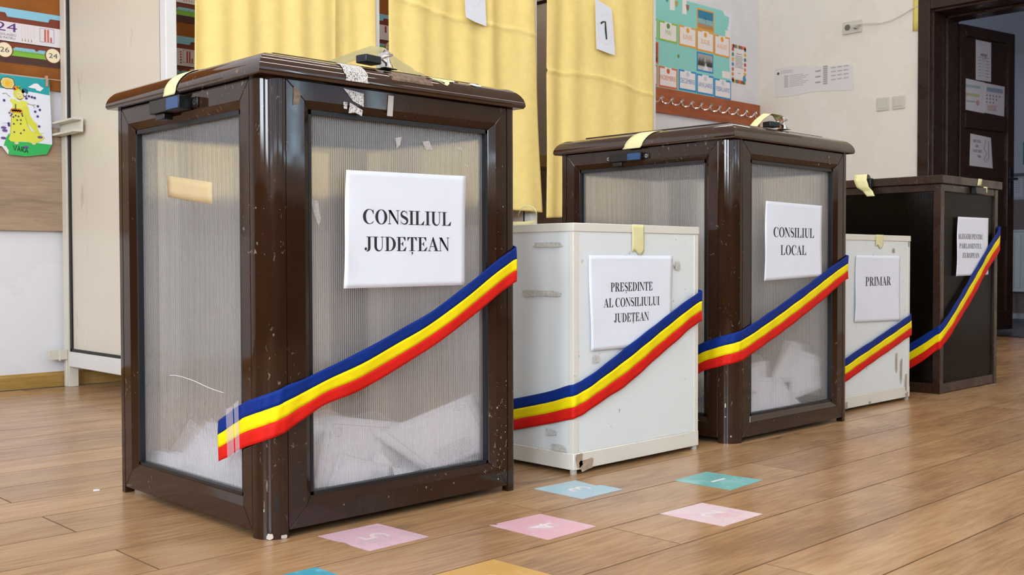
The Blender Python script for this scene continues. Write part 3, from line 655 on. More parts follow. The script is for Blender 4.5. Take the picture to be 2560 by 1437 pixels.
dress = [(1.423, 1.028), (1.445, 1.030), (1.462, 1.012), (1.470, .985), (1.482, .965), (1.505, .957), (1.518, .953), (1.532, .942), (1.520, .930), (1.505, .922), (1.490, .917), (1.475, .921), (1.455, .923), (1.430, .918), (1.410, .920), (1.402, .928), (1.409, .945), (1.412, .985), (1.414, 1.015)]
p.poly([(a+(.0012 if a > 1.45 else -.0012), b) for a, b in dress], '8a7a30', 2); p.poly(dress, 'dede4a', 3)
p.poly([(1.418, 1.03), (1.448, 1.03), (1.452, 1.05), (1.470, 1.055), (1.472, 1.07), (1.455, 1.075), (1.44, 1.068), (1.425, 1.075), (1.412, 1.078), (1.407, 1.068), (1.418, 1.058)], 'e0e05a', 3)
p.poly([(1.450, 1.075), (1.474, 1.05), (1.48, 1.02), (1.494, 1.0), (1.506, .99), (1.508, .97), (1.515, .958), (1.53, .962), (1.52, .955), (1.50, .955), (1.49, .97), (1.475, .985), (1.458, .995), (1.450, 1.03)], 'd8da48', 2)
p.disc(1.442, 1.098, .021, 'd8d850', 3, ry=.022); p.disc(1.444, 1.093, .012, 'e8dc90', 4, ry=.013)
p.line([(1.437, 1.097), (1.442, 1.096)], .001, '403020', 5); p.line([(1.448, 1.096), (1.453, 1.095)], .001, '403020', 5); p.line([(1.441, 1.088), (1.445, 1.086), (1.447, 1.089)], .0013, '803838', 5)
p.polys(band(1.443, 1.083, .010, .008, .007, .005, 190, 350, n=8), '8a6a20', 5)
for a, b, r, c_ in ((1.430, 1.118, .008, 'e08a30'), (1.440, 1.122, .006, '7fb040'), (1.447, 1.117, .006, '4fa070'), (1.424, 1.113, .005, 'c06a28')): p.disc(a, b, r, c_, 5, n=9)
p.disc(1.462, 1.108, .012, '1a6070', 3, n=12); p.disc(1.462, 1.098, .006, 'e8e0e8', 4, n=10); p.polys(band(1.462, 1.096, .007, .009, .004, .005, 180, 360, n=8), '4a2a80', 5)
for sgn, pts_ in ((1, [(1.470, 1.064), (1.492, 1.060), (1.500, 1.063)]), (1, [(1.492, 1.060), (1.497, 1.05)]), (-1, [(1.410, 1.082), (1.395, 1.095), (1.382, 1.092)])): p.line(pts_, .0032, 'd8c8a8', 3); p.line(pts_, .0008, '605030', 4)
for k in range(9): p.disc(1.414+k*.0042, 1.034+(.003 if k % 2 else -.002), .0062, 'e0901e', 5, n=8)
for k in range(5): p.disc(1.428, 1.040+k*.004, .0024, '4a3a58', 6, n=7)
for a, b in ((1.406, 1.024), (1.414, 1.020), (1.411, 1.014), (1.420, 1.010), (1.428, 1.016), (1.438, 1.014), (1.450, 1.024), (1.452, 1.017), (1.433, 1.0), (1.446, 1.001), (1.421, .985), (1.445, .987), (1.457, .965), (1.422, .955), (1.445, .952)): p.disc(a, b, .0034, '5a3e6a', 6, n=8)
for a, b in ((1.476, 1.092), (1.487, 1.090), (1.497, 1.088), (1.467, 1.083), (1.508, 1.058), (1.515, 1.045), (1.498, 1.037), (1.507, 1.020), (1.388, 1.068), (1.403, .985), (1.404, .978), (1.512, .983)): p.disc(a, b, .0048, '503478', 6, n=8)
for a, b in ((1.385, .968), (1.389, .958), (1.384, .93), (1.515, .943), (1.463, .902)): p.disc(a, b, .010, '6a4890', 5, ry=.005, n=10)
for k in range(5): p.line([(1.382, .985-k*.004*2), (1.398, .985-k*.004*2)], .0006, '55607a', 3)
for a, b in ((1.43, .915), (1.492, .918)): p.disc(a, b, .008, 'e0cfa8', 4, ry=.005, n=8)
p.line([(1.418, .905), (1.424, .887), (1.430, .907)], .003, '12201a', 5); p.line([(1.433, .886), (1.438, .905), (1.443, .885)], .003, '12201a', 5); p.line([(1.435, .892), (1.442, .892)], .002, '12201a', 5)
p.line([(1.448, .885), (1.448, .902), (1.455, .901), (1.455, .895), (1.449, .893), (1.457, .883)], .003, '12201a', 5); p.line([(1.460, .882), (1.465, .900), (1.470, .881)], .003, '12201a', 5); p.line([(1.462, .888), (1.469, .888)], .002, '12201a', 5)
p.build('crayon_picture', dr)
cp = MB(); cp.box(-.004, .004, -.010, -.006, -.028, .012, mat('wood_peg', 'c09a80', .7)); cp.box(-.004, .004, -.003, .001, -.028, .012, _m['wood_peg']); cp.tube([(-.005, -.0055, -.005), (.005, -.0055, -.005)], .0035, SCREW, 8)
tag(at(cp.build('clothespin'), (1.541, YN-.026, 1.163)), 'small wooden clothespin clipping the crayon drawing', 'clothespin')
tag(MB().tube([(1.25, YN-.0315, 1.166), (1.6, YN-.0315, 1.164)], .0012, PLASTW, 6).build('string'), 'thin string behind the crayon drawing', 'string')

# month calendar poster
cal = thing('calendar_poster', 'turquoise months poster above the coat rack', 'poster', (5.6, YN-.001, 1.82))
def calP(off): return lambda a, b, l: (a-5.6, -off-l, b-1.82)
p = Print(calP(.001)); TQ = '8fd6cf'
p.poly([(4.85, 1.556), (6.072, 1.556), (6.055, 1.83), (6.05, 1.968), (6.03, 1.985), (6.03, 2.03), (6.045, 2.06), (6.05, 2.11), (6.0, 2.112), (5.975, 2.14), (4.85, 2.14)], TQ, 0)
p.mb.add([p.P(a, b, 0) for a, b in ((4.85, 1.555), (6.073, 1.555), (6.073, 2.14), (4.85, 2.14))]+[p.P(a, b, -.0008) for a, b in ((4.85, 1.555), (6.073, 1.555), (6.073, 2.14), (4.85, 2.14))], [(7, 6, 5, 4), (0, 1, 5, 4), (1, 2, 6, 5)], PAPER)
for a, b, w, h in ((5.40, 2.10, .05, .09), (5.53, 2.095, .045, .09), (5.385+.62, 1.98, .05, .07), (5.97, 1.68+.04, .09, .045)): p.rect(a, b-h/2, a+w, b+h/2, 'efeae6', 1)
for a, b, c_ in ((5.37, 2.115, '2f8f9c'), (5.468, 2.10, 'b8a85a'), (5.585, 2.095, 'a0705a')): p.poly([(a-.018, b+.02), (a+.018, b+.02), (a+.014, b-.006), (a, b-.022), (a-.014, b-.006)], c_, 2)
p.disc(5.49, 1.775, .012, '6f8a5a', 2); p.build('poster_sheet', cal)
def card(x0, x1, z0, z1, col, name, ic, tcol=None):
    p = Print(calP(.0025)); p.rect(x0, z0, x1, z1, col, 0); w = .011
    p.rect(x0+w, z0+w, x1-w, z1-w, 'f1eaea', 1); cx = (x0+x1)/2
    p.rect(cx-.035, z1-w, cx+.035, z1-.001, 'f1eaea', 1); p.disc(cx, z1-.024, .017, ic, 2, n=14)
    wd = min(.155, .019*len(name)); p.text(name, cx-wd/2, (z0+z1)/2-.018, wd, .030, tcol or col, 2); p.build('month_card', cal)
GR, OR, RE, BL = '8cc63f', 'eda32c', 'dd6a3a', '1f8fd0'
card(5.085, 5.274, 1.85, 1.975, GR, 'APRILIE', '6f9a3a'); card(5.288, 5.476, 1.85, 1.972, GR, 'MAI', '5a8a3a')
card(5.492, 5.679, 1.846, 1.975, OR, 'IUNIE', 'f0a020'); card(5.684, 5.872, 1.84, 1.975, OR, 'IULIE', 'f0a020'); card(5.878, 6.055, 1.835, 1.972, OR, 'AUGUST', 'f0a020')
card(5.085, 5.274, 1.562, 1.69, RE, 'OCTOMBRIE', 'd0602a'); card(5.288, 5.477, 1.561, 1.69, RE, 'NOIEMBRIE', 'd0602a')
card(5.493, 5.679, 1.565, 1.694, BL, 'DECEMBRIE', 'c8d4e4', '2f7fc0'); card(5.685, 5.873, 1.562, 1.69, BL, 'IANUARIE', 'c8d4e4', '2f7fc0'); card(5.879, 6.072, 1.556, 1.683, BL, 'FEBRUARIE', 'c8d4e4', '2f7fc0')
def photo(x0, x1, z0, z1, col, top, mid, bot, trees=False):
    p = Print(calP(.0025)); p.rect(x0, z0, x1, z1, col, 0); w = .010; a0, a1, b0, b1 = x0+w, x1-w, z0+w, z1-w; h = b1-b0
    p.rect(a0, b0+.55*h, a1, b1, top, 1); p.rect(a0, b0+.25*h, a1, b0+.56*h, mid, 1); p.rect(a0, b0, a1, b0+.26*h, bot, 1)
    if trees:
        for k in range(12): 
            a = a0+.01+k*(a1-a0-.02)/11; 
            if 4 < k < 7: continue
            p.poly([(a-.010, b0+.3*h), (a+.010, b0+.3*h), (a, b1-.01-random.random()*.02)], '4a4844', 2)
        p.poly([(a0+.06, b0), (a0+.12, b0), (a0+.09, b0+.5*h)], 'e8e6ea', 2)
    else: p.rect((a0+a1)/2-.002, b0+.3*h, (a0+a1)/2+.002, b1-.03, '33606a', 2); p.rect((a0+a1)/2-.012, b1-.05, (a0+a1)/2+.012, b1-.046, '33606a', 2)
    p.build('photo_card', cal)
photo(5.684, 5.873, 1.978, 2.114, OR, '2a7fa8', '8ab8c0', 'b98a58'); photo(5.685, 5.867, 1.708, 1.832, BL, 'a8a6a4', '77736f', 'c8c6ca', True); photo(5.09, 5.284, 1.70, 1.834, RE, 'a0402a', '8a4a30', '4a3028')
# small colourful poster
def dcol(p):
    for k in range(30):
        t_ = k/30*4; 
        a, b = (6.085+.165*(t_ % 1), 1.93) if t_ < 1 else (6.245, 1.93-.25*(t_-1)) if t_ < 2 else (6.245-.16*(t_-2), 1.685) if t_ < 3 else (6.09, 1.685+.25*(t_-3))
        p.disc(min(max(a, 6.094), 6.24), min(max(b, 1.69), 1.925), .014, ('e08a3a', 'd0703a', '4a8ab0', 'f0b030', '3f7f70', 'c04a48')[k % 6], 1, n=8)
    p.rect(6.11, 1.705, 6.225, 1.905, 'eee8e8', 2)
    p.rect(6.135, 1.875, 6.20, 1.879, '55555f', 3)
    for k in range(9): p.rect(6.12+.004*(k % 2), 1.785+k*.0095, 6.215-.006*(k % 3), 1.788+k*.0095, '77757f', 3)
    p.rect(6.15, 1.745, 6.185, 1.749, '77757f', 3); p.disc(6.228, 1.715, .018, '2f8fb8', 3, ry=.024, n=14); p.disc(6.232, 1.75, .012, 'e8c030', 3, n=12)
notice('small_poster', 'small text poster with a colourful leafy border right of the months poster', northP(.002), [(6.08, 1.672), (6.258, 1.672), (6.252, 1.94), (6.078, 1.94)], dcol)
# coat rack
rk = thing('coat_rack', 'red-brown wooden coat rack board with a row of metal hooks', 'coat rack', (5.3, YN, 1.475))
MB().box(-.75, 1.10, -.020, -.001, -.078, .078, RACKW).build('rack_board', rk, bevel=.003)
hk = MB(); hk.cyl((0, -.0205, .012), (0, -1, 0), .010, .004, CHROME, 12); hk.tube([(0, -.022, .018), (.002, -.032, .016), (.004, -.036, .006)], .0045, CHROME, 8)
hk.tube([(0, -.022, .005), (.005, -.026, -.018), (.016, -.040, -.028), (.032, -.056, -.024), (.042, -.064, -.008)], [.006, .005, .0045, .0045, .004], CHROME, 8)
hk.cyl((.042, -.064, -.008), (.2, -.3, 1), .0065, .008, CHROME, 10); hk.cyl((.003, -.033, .020), (0, -.6, 1), .006, .006, CHROME, 10)
h0 = hk.build('hook', rk); h0.location = (5.289-5.3, 0, .005)
for x in [4.67, 4.775, 4.88, 4.98, 5.08, 5.185, 5.391, 5.496, 5.603, 5.703, 5.804, 5.903, 6.008, 6.111, 6.215, 6.328]:
    c_ = h0.copy(); COL.objects.link(c_); c_.parent = rk; c_.location = (x-5.3, 0, .005)

# ------------------------------------------------------------ voting booths
FY, BY = 3.242, 4.109
BXs = [1.616, 2.436, 3.285, 4.112]
def partition(x, parent, lx0):
    """one side wall: posts, rails, panel with gasket, foot; local to parent at (lx0)"""
    X = x-lx0; hw = .019; fm = BFRAME if x < 1.7 else WFRAME
    MB().box(X-hw, X+hw, FY, FY+.042, 0, 2.02, WFRAME).build('front_post', parent, bevel=.002)
    q = MB(); q.box(X-hw, X+hw, BY-.045, BY, 0, 2.02, fm); q.box(X-hw-.004, X-hw, BY-.034, BY-.012, 0, .13, fm); q.build('back_post', parent, bevel=.002)
    MB().box(X-hw*.9, X+hw*.9, FY+.042, BY-.045, .078, .135, WFRAME).build('bottom_rail', parent, bevel=.002)
    MB().box(X-hw*.9, X+hw*.9, FY+.042, BY-.045, 1.98, 2.02, WFRAME).build('top_rail', parent, bevel=.002)
    MB().box(X-.006, X+.006, FY+.055, BY-.058, .145, 1.97, BOOTHP).build('side_panel', parent, smooth=0)
    q = MB()
    for s in (-1, 1):
        a, b = sorted((X+s*.006, X+s*.013))
        q.box(a, b, BY-.062, BY-.046, .135, 1.98, GASKET); q.box(a, b, FY+.043, FY+.055, .135, 1.98, GASKET); q.box(a, b, FY+.05, BY-.05, .136, .146, GASKET); q.box(a, b, FY+.05, BY-.05, 1.853, 1.868, GASKET)
    q.build('gasket', parent, smooth=0)
names = ['voting booth at the left with a beige side panel and metal bracket', 'middle voting booth of white frame behind the curtain numbered 2', 'voting booth nearest the coat rack behind the curtain numbered 1']
for i in range(3):
    x0, x1 = BXs[i], BXs[i+1]; t = thing('voting_booth', names[i], 'voting booth', (x0, 0, 0))
    partition(x0, t, x0)
    if i == 2: partition(x1, t, x0)
    MB().tube([(.02, FY+.02, 1.98), (x1-x0-.02, FY+.02, 1.98)], .010, WFRAME, 12).build('curtain_rail', t)
    MB().box(.021, x1-x0-.021, 3.62, BY-.02, .955, .985, LAMIN).build('writing_shelf', t, bevel=.002)
    MB().box(.021, x1-x0-.021, 3.612, 3.62, .935, .99, mat('tan_edge', 'c9a878', .5)).build('shelf_edge', t, smooth=0)
    if i == 0:
        q = MB()                                   # bracket reaching out of the outer face
        q.prism([(0, .952), (-.035, .952), (-.035, .960), (-.006, .960), (-.006, .996), (-.035, .996), (-.035, 1.004), (0, 1.004)], 3.90, 4.105, BFRAME, lambda a, b, c: (a-.0195, c, b)); q.build('bracket', t, bevel=.001)
        q = MB(); q.box(-.045, -.020, BY-.038, BY-.005, .105, .142, PLASTW); q.box(-.085, -.047, BY-.03, BY-.008, .105, .142, PLASTW); q.tube([(-.046, BY-.03, .10), (-.046, BY-.03, .147)], .004, PLASTW); q.build('hinge', t, bevel=.001)
# curtains
def curtain(x0, x1, zb, label, waves, dy=0, folds=(), crease=1.30, slope=-.02, seed=0, flare=0, amp=.010):
    rnd = random.Random(seed); W_ = x1-x0; ph = [rnd.random()*6 for _ in range(4)]; q = MB()
    def fn(u, v):
        z = zb+(1.975-zb)*v; x = x0+W_*u+flare*u*max(0, 1-v*1.6)
        y = FY-.014+dy+amp*math.sin(waves*2*PI*u+ph[0])*(1-.35*v)+.005*math.sin(waves*4.7*u*PI+ph[1]+1.5*v)
        for fu, fw, fd in folds: y -= fd*math.exp(-((u-fu-.03*(v-.5))/fw)**2)
        zc = crease+slope*(u-.5)*W_/.6+.012*math.sin(6*u+ph[2])
        y -= .008*math.exp(-((z-zc)/.0055)**2)+.002*math.sin(9*z+4*u+ph[3])
        x += .010*math.sin(3.1*v+ph[1])*(1-abs(2*u-1)*.3)*(1-v)
        return (x, y, z+.006*math.sin(u*7+ph[3])*(1-v))
    q.grid(fn, 90, 150, CURT); return tag(q.build('curtain', solid=.0015, smooth=180), label, 'curtain')
curtain(1.680, 2.236, .69, 'yellow curtain at the left, wide half without a visible number', 2.3, dy=-.022, crease=1.565, slope=-.012, seed=1, amp=.005)
curtain(2.215, 2.420, .69, 'narrow yellow curtain half next to the second booth post', .8, dy=.006, folds=((.3, .12, -.008),), crease=1.485, seed=2)
curtain(2.492, 3.262, .69, 'middle yellow curtain, carrying the number 2 sheet cut by the photo top', 2.6, folds=((.66, .05, .014), (.93, .06, .02)), crease=1.455, slope=-.035, seed=3, flare=.045, amp=.007)
curtain(3.334, 4.092, .665, 'yellow curtain beside the months poster, carrying the number 1 sheet', 1.8, dy=-.006, folds=((.16, .06, -.022), (.05, .05, .008)), crease=1.30, slope=-.025, seed=5, amp=.007)
fp = lambda off: (lambda a, b, l: (a, FY-.038-off-l-.0*a, b))
notice('number_sheet', 'white sheet with a black 1, near the months poster', fp(.004), [(3.646, 1.435), (3.71, 1.428), (3.777, 1.422), (3.765, 1.52), (3.752, 1.63), (3.70, 1.645), (3.638, 1.66), (3.641, 1.55)],
       lambda p: p.line([(3.673, 1.553), (3.688, 1.562), (3.706, 1.566), (3.706, 1.53), (3.7145, 1.487)], .009, '1c2824').poly([(3.70, 1.566), (3.71, 1.566), (3.719, 1.487), (3.710, 1.487)], '1c2824', 2).polys(band(3.707, 1.53, .05, .07, .0485, .0685, 0, 360, n=30), 'dcd6d8'))
notice('number_sheet', 'white sheet with a black 2 at the photo top', fp(.008), [(2.851, 1.452), (2.90, 1.440), (2.963, 1.432), (2.955, 1.56), (2.95, 1.69), (2.89, 1.70), (2.834, 1.70), (2.842, 1.57)],
       lambda p: p.line([(2.868, 1.60), (2.872, 1.63), (2.89, 1.638), (2.905, 1.625), (2.903, 1.60), (2.887, 1.575), (2.871, 1.546), (2.898, 1.54)], .010, '1c2824').polys(band(2.893, 1.585, .05, .085, .0485, .0835, 0, 360, n=30), 'dcd6d8'))

# ------------------------------------------------------------ brown ballot boxes
BH = .786
def rframe(mbs, s0, s1, z0, z1, fl, fr2, zb, zt, P):
    """mitred face frame: outer s0..s1,z0..z1, opening fl..fr2, zb..zt; P(s,z,d) maps (d = depth inwards). returns 4 meshes"""
    bv = .014; dp = .009
    O = [(s0, z0), (s1, z0), (s1, z1), (s0, z1)]; A = [(fl-bv, zb-bv), (fr2+bv, zb-bv), (fr2+bv, zt+bv), (fl-bv, zt+bv)]; I = [(fl, zb), (fr2, zb), (fr2, zt), (fl, zt)]
    out = []
    for k in range(4):
        j = (k+1) % 4; e0 = .0015; q = MB()
        V = [P(*O[k], .018), P(*O[k], 0), P(*A[k], 0), P(*I[k], dp), P(*I[k], .018), P(*O[j], .018), P(*O[j], 0), P(*A[j], 0), P(*I[j], dp), P(*I[j], .018)]
        q.add(V, [(0, 1, 6, 5), (1, 2, 7, 6), (2, 3, 8, 7), (3, 4, 9, 8), (4, 0, 5, 9), (0, 4, 3, 2, 1), (5, 6, 7, 8, 9)], mbs); out.append(q)
    return out
def post(cx, cy, r, sx, sy, h, m):
    """corner post, outer rounded corner at (cx,cy) extending inwards by sx*,sy* size"""
    w = .043 if r > .03 else .022; pts = [(0, w)]; n = 10
    if r < w: pts.append((0, r))
    for k in range(n+1):
        a = PI+PI/2*k/n; pts.append((r+r*math.cos(a), r+r*math.sin(a)))
    if r < w: pts.append((w, 0))
    pts.append((w, 0)); pts += [(w, w*.8), (w*.8, w)]
    cl = []
    for q in pts:
        if not cl or math.hypot(q[0]-cl[-1][0], q[1]-cl[-1][1]) > 1e-5: cl.append(q)
    if math.hypot(cl[0][0]-cl[-1][0], cl[0][1]-cl[-1][1]) < 1e-5: cl.pop()
    cl = [(cx+sx*a, cy+sy*b) for a, b in cl]
    if sx*sy < 0: cl = cl[::-1]
    return MB().prism(cl, 0, h, m)
def brown_box(name, label, x0, y0, W_, D_, inside=True):
    t = thing(name, label, 'ballot box', (x0+W_/2, y0+D_/2, 0)); hx, hy = W_/2, D_/2
    for cx, cy, sx, sy, r in ((-hx, -hy, 1, 1, .040), (hx, -hy, -1, 1, .010), (-hx, hy, 1, -1, .010), (hx, hy, -1, -1, .010)):
        post(cx, cy, r, sx, sy, BH, BROWN).build('corner_post', t)
    faces = [(lambda s, z, d: (s, -hy+d, z), -hx+.0445, hx-.0235, -hx+.095, hx-.068),
             (lambda s, z, d: (-hx+d, -s, z), -hy+.0235, hy-.0445, -hy+.068, hy-.088),
             (lambda s, z, d: (-s, hy-d, z), -hx+.0235, hx-.0235, -hx+.068, hx-.068),
             (lambda s, z, d: (hx-d, s, z), -hy+.0235, hy-.0235, -hy+.068, hy-.068)]
    for P, s0, s1, a, b in faces:
        for k, q in enumerate(rframe(BROWN, s0, s1, .013, BH-.001, a, b, .064, .738, P)): q.build('rail' if k % 2 == 0 else 'stile', t, smooth=0, bevel=.0012)
        q = MB(); gd = .016
        for u0, u1, w0, w1 in ((a, b, .064, .070), (a, b, .730, .738), (a, a+.006, .064, .738), (b-.006, b, .064, .738)):
            q.add([P(u0, w0, gd-.007), P(u1, w0, gd-.007), P(u1, w1, gd-.007), P(u0, w1, gd-.007), P(u0, w0, .03), P(u1, w0, .03), P(u1, w1, .03), P(u0, w1, .03)], [(0, 1, 2, 3), (4, 7, 6, 5), (0, 4, 5, 1), (2, 6, 7, 3), (0, 3, 7, 4), (1, 5, 6, 2)], GASKET)
        q.build('gasket', t, smooth=0)
        q = MB(); q.add([P(a-.004, .060, .020), P(b+.004, .060, .020), P(b+.004, .742, .020), P(a-.004, .742, .020)], [(0, 1, 2, 3)], POLY); q.build('clear_panel', t, smooth=0)
    MB().box(-hx+.03, hx-.03, -hy+.03, hy-.03, .030, .040, mat('grey_base_board', '5a5a62', .5)).build('base_board', t, smooth=0)
    # lid: rounded moulding swept round the rectangle
    prof = [(0, BH), (.013, BH), (.016, BH+.005)]
    for k in range(1, 9): a = PI/2*k/8; prof.append((-.026+.042*math.cos(a), BH+.005+.037*math.sin(a)))
    prof += [(-.06, BH+.042), (-.06, BH+.001), (0, BH)]
    q = MB(); vs = []; n = len(prof)
    for sx, sy in ((-1, -1), (1, -1), (1, 1), (-1, 1)): vs += [(sx*(hx+o_), sy*(hy+o_), z) for o_, z in prof]
    fs = [(k*n+i, ((k+1) % 4)*n+i, ((k+1) % 4)*n+i+1, k*n+i+1) for k in range(4) for i in range(n-1)]
    q.add(vs, fs, BROWNL); q.build('lid_moulding', t, smooth=40)
    MB().box(-hx+.052, hx-.052, -hy+.052, hy-.052, BH+.0425, BH+.051, BROWN2).build('lid_plate', t, bevel=.001)
    return t
X1, Y1, BW, BD = .942, 1.566, .588, .568
box1 = brown_box('ballot_box', 'large brown framed ballot box in front, labelled for the county council', X1, Y1, BW, BD)
X2, Y2 = 2.298, 1.556
BD2 = .602
box2 = brown_box('ballot_box', 'second large brown framed ballot box with clear ribbed panels, behind the white one', X2, Y2, BW, BD2)
# extras on the boxes (parts), coordinates in world minus base
def loc_of(t): return Vector(t.location)
def shift(mb, t):
    l = loc_of(t); mb.v = [(a-l.x, b-l.y, c-l.z) for a, b, c in mb.v]; return mb
# closing catch on left side
def catch(t, X, y0, y1, z0, z1, deep):
    q = MB(); q.box(X-.004, X, y0-.016, y1+.016, z0+.004, z1-.004, BLACKP); q.box(X-deep, X-.004, y0+.004, y1-.002, z0, z1, BLACKP)
    q.box(X-deep*.75, X-.004, y0+(y1-y0)*.62, y1-.012, z0-.012, z0, BLACKP)
    c = shift(q, t).build('catch', t, bevel=.0015)
    q = MB(); q.box(X-deep-.0006, X-deep, y0+.006, y0+(y1-y0)*.42, z0+.002, z1-.002, BLUESEAL); shift(q, t).build('blue_seal', c, smooth=0)
    for yy in (y0-.008, y1+.008):
        q = MB(); q.cyl((X-.004, yy, (z0+z1)/2), (-1, 0, 0), .0055, .002, SCREW, 12); q.cyl((X-.006, yy, (z0+z1)/2), (-1, 0, 0), .0022, .0004, GASKET, 6); shift(q, t).build('screw', c)
catch(box1, X1, 1.80, 1.925, .752, .777, .030); catch(box2, X2, 1.84, 1.96, .750, .772, .016)
# padlock and hasp on lid of box 1
LZ = BH+.0513
def hasp(t, x, y, rz, label=None):
    h = MB(); c, s = math.cos(rz), math.sin(rz); tr = lambda a, b, z: (x+a*c-b*s, y+a*s+b*c, LZ+z)
    def bx(q, a0, a1, b0, b1, z0, z1, m): q.add([tr(a, b, z) for z in (z0, z1) for b in (b0, b1) for a in (a0, a1)], [(0, 2, 3, 1), (4, 5, 7, 6), (0, 1, 5, 4), (2, 6, 7, 3), (0, 4, 6, 2), (1, 3, 7, 5)], m)
    bx(h, -.01, .022, -.014, .014, 0, .0015, CHROME); bx(h, -.004, .000, -.010, .010, .0015, .030, CHROME); h.tube([tr(.002, -.008, .0), tr(.002, -.008, .030), tr(.002, 0, .036), tr(.002, .008, .030), tr(.002, .008, 0)], .0028, CHROME, 8)
    h.tube([tr(.008, 0, .030), tr(.018, .003, .018), tr(.026, .004, .006), (tr(.036, .004, .003))], .0012, CHROME, 6)
    shift(h, t).build('hasp', t, bevel=.0003)
    k = MB(); bx(k, -.062, -.022, -.014, .014, .003, .018, STEELD); pd = shift(k, t).build('padlock', t, bevel=.002)
    k = MB(); k.tube([tr(-.024, -.008, .012), tr(-.010, -.010, .020), tr(.010, -.009, .026), tr(.016, 0, .027), tr(.010, .009, .026), tr(-.010, .010, .020), tr(-.024, .008, .012)], .0028, CHROME, 8); shift(k, t).build('shackle', pd)
SCUF0 = mat('pale_scuff', '7a6656', .45, var=.3, scale=150)
hasp(box1, 1.232, 1.612, math.radians(8))
def strip(fn, nu, nv, m, name, t, solid=.0005): q = MB(); q.grid(fn, nu, nv, m); return shift(q, t).build(name, t, solid=solid, smooth=80)
def lidsurf(o_off):
    """height of moulding at outward offset"""
    k = max(0, min(1, (o_off+.026)/.042)); return BH+.005+.037*math.sqrt(max(0, 1-k*k))
# tape on box 1: over the left lid edge above the catch, over the padlock, and small torn bits
def over_left(y0, y1, X, skew=0, z_end=None):
    def fn(u, v):
        y = y0+(y1-y0)*u+skew*v
        if v < .8: k = v/.8; a = PI/2*(1-k*.93); o_ = -.026+.0435*math.cos(a) ; return (X-o_, y, BH+.0055+.0385*math.sin(a))
        return (X-.0172, y, BH+.005-(v-.8)/.2*.008)
    return fn
strip(over_left(1.815, 1.862, X1, .03), 4, 14, TAPE, 'masking_tape', box1)
strip(over_left(1.80, 1.862, X2, .045), 4, 14, TAPE, 'masking_tape', box2)
def tent(u, v):                                   # tape stretched over padlock: from plate, up over hasp, down onto front moulding
    pts = [(1.135, 1.66, LZ+.001), (1.175, 1.645, LZ+.018), (1.225, 1.625, LZ+.040), (1.245, 1.612, LZ+.038), (1.275, 1.600, LZ+.016), (1.31, 1.592, LZ+.0015), (1.335, 1.575, LZ-.012), (1.345, 1.562, LZ-.026)]
    s = v*(len(pts)-1); i = min(int(s), len(pts)-2); f = s-i; p = Vector(pts[i]).lerp(Vector(pts[i+1]), f); w = .030*(1-.3*math.sin(PI*min(v, 1))) if v < .8 else .05*(1-(v-.8)*3.6)
    return (p.x+(.55*w if v > .7 else .2*w)*(2*u-1)+.002*math.sin(40*u), p.y+(.9*w)*(u)+.004, p.z+.0015*math.sin(9*u+v*5)-(.012*u if .1 < v < .72 else 0))
def tent2(u, v): x, y, z = tent(u, v); return (x, y+.010, z+.004)
SHEER = bpy.data.materials.new('sheer_tape'); SHEER.use_nodes = True; nt = SHEER.node_tree
tl = nt.nodes.new('ShaderNodeBsdfTranslucent'); tl.inputs[0].default_value = lin('efe9b8'); tp = nt.nodes.new('ShaderNodeBsdfTransparent')
ma = nt.nodes.new('ShaderNodeMixShader'); mb_ = nt.nodes.new('ShaderNodeMixShader'); ma.inputs[0].default_value = .5; mb_.inputs[0].default_value = .2
nt.nodes['Principled BSDF'].inputs['Base Color'].default_value = lin('efe9b8'); nt.nodes['Principled BSDF'].inputs['Roughness'].default_value = .4
nt.links.new(nt.nodes['Principled BSDF'].outputs[0], ma.inputs[1]); nt.links.new(tl.outputs[0], ma.inputs[2]); nt.links.new(ma.outputs[0], mb_.inputs[1]); nt.links.new(tp.outputs[0], mb_.inputs[2]); nt.links.new(mb_.outputs[0], nt.nodes['Material Output'].inputs[0])
q = MB(); q.grid(tent2, 6, 28, SHEER); shift(q, box1).build('masking_tape', box1, smooth=80)
def front_lid(pts, m, name, t, Y, off=.0012):
    """patch following the front lid moulding: pts = (x, k) with k 0 at top .. 1 at lip"""
    q = MB(); vs = []
    for x, k in pts: a = PI/2*(1-k); o_ = -.026+.042*math.cos(a); vs.append((x, Y-o_-off*math.cos(a), BH+.005+.037*math.sin(a)+off*math.sin(a)))
    q.add(vs, [tuple(range(len(vs)))], m); return shift(q, t).build(name, t, smooth=0)
def lid_patch(x0, x1, k0, k1, m, name, t, Y, jag=.0, seed=0, off=.0012):
    rnd = random.Random(seed); jl = [rnd.uniform(-jag, jag) for _ in range(12)]; q = MB()
    def fn(u, v):
        k = k0+(k1-k0)*v; a = PI/2*(1-k); o_ = -.026+.042*math.cos(a); j = jl[int(v*10)]
        return (x0+(x1-x0)*u+j*(1 if u > .5 else -1)*abs(2*u-1), Y-o_-off*math.cos(a), BH+.005+.037*math.sin(a)+off*math.sin(a))
    q.grid(fn, 4, 10, m); return shift(q, t).build(name, t, smooth=80)
lid_patch(1.098, 1.148, .15, .98, RESID, 'tape_residue', box1, Y1, .002, 1)
lid_patch(1.205, 1.30, .3, .75, mat('faint_residue', '6b5344', .35, var=.5, scale=120), 'tape_residue', box1, Y1, .010, 2, .0006)
front_lid([(1.300, .02), (1.395, .10), (1.385, .22), (1.372, .26), (1.368, .40), (1.352, .44), (1.347, .56), (1.338, .66), (1.325, .45), (1.310, .22)], TAPE, 'masking_tape', box1, Y1)
lid_patch(1.412, 1.436, .16, .44, mat('white_label_scrap', 'e8e4ea', .6), 'label_scrap', box1, Y1, .007, 4)
q = MB()
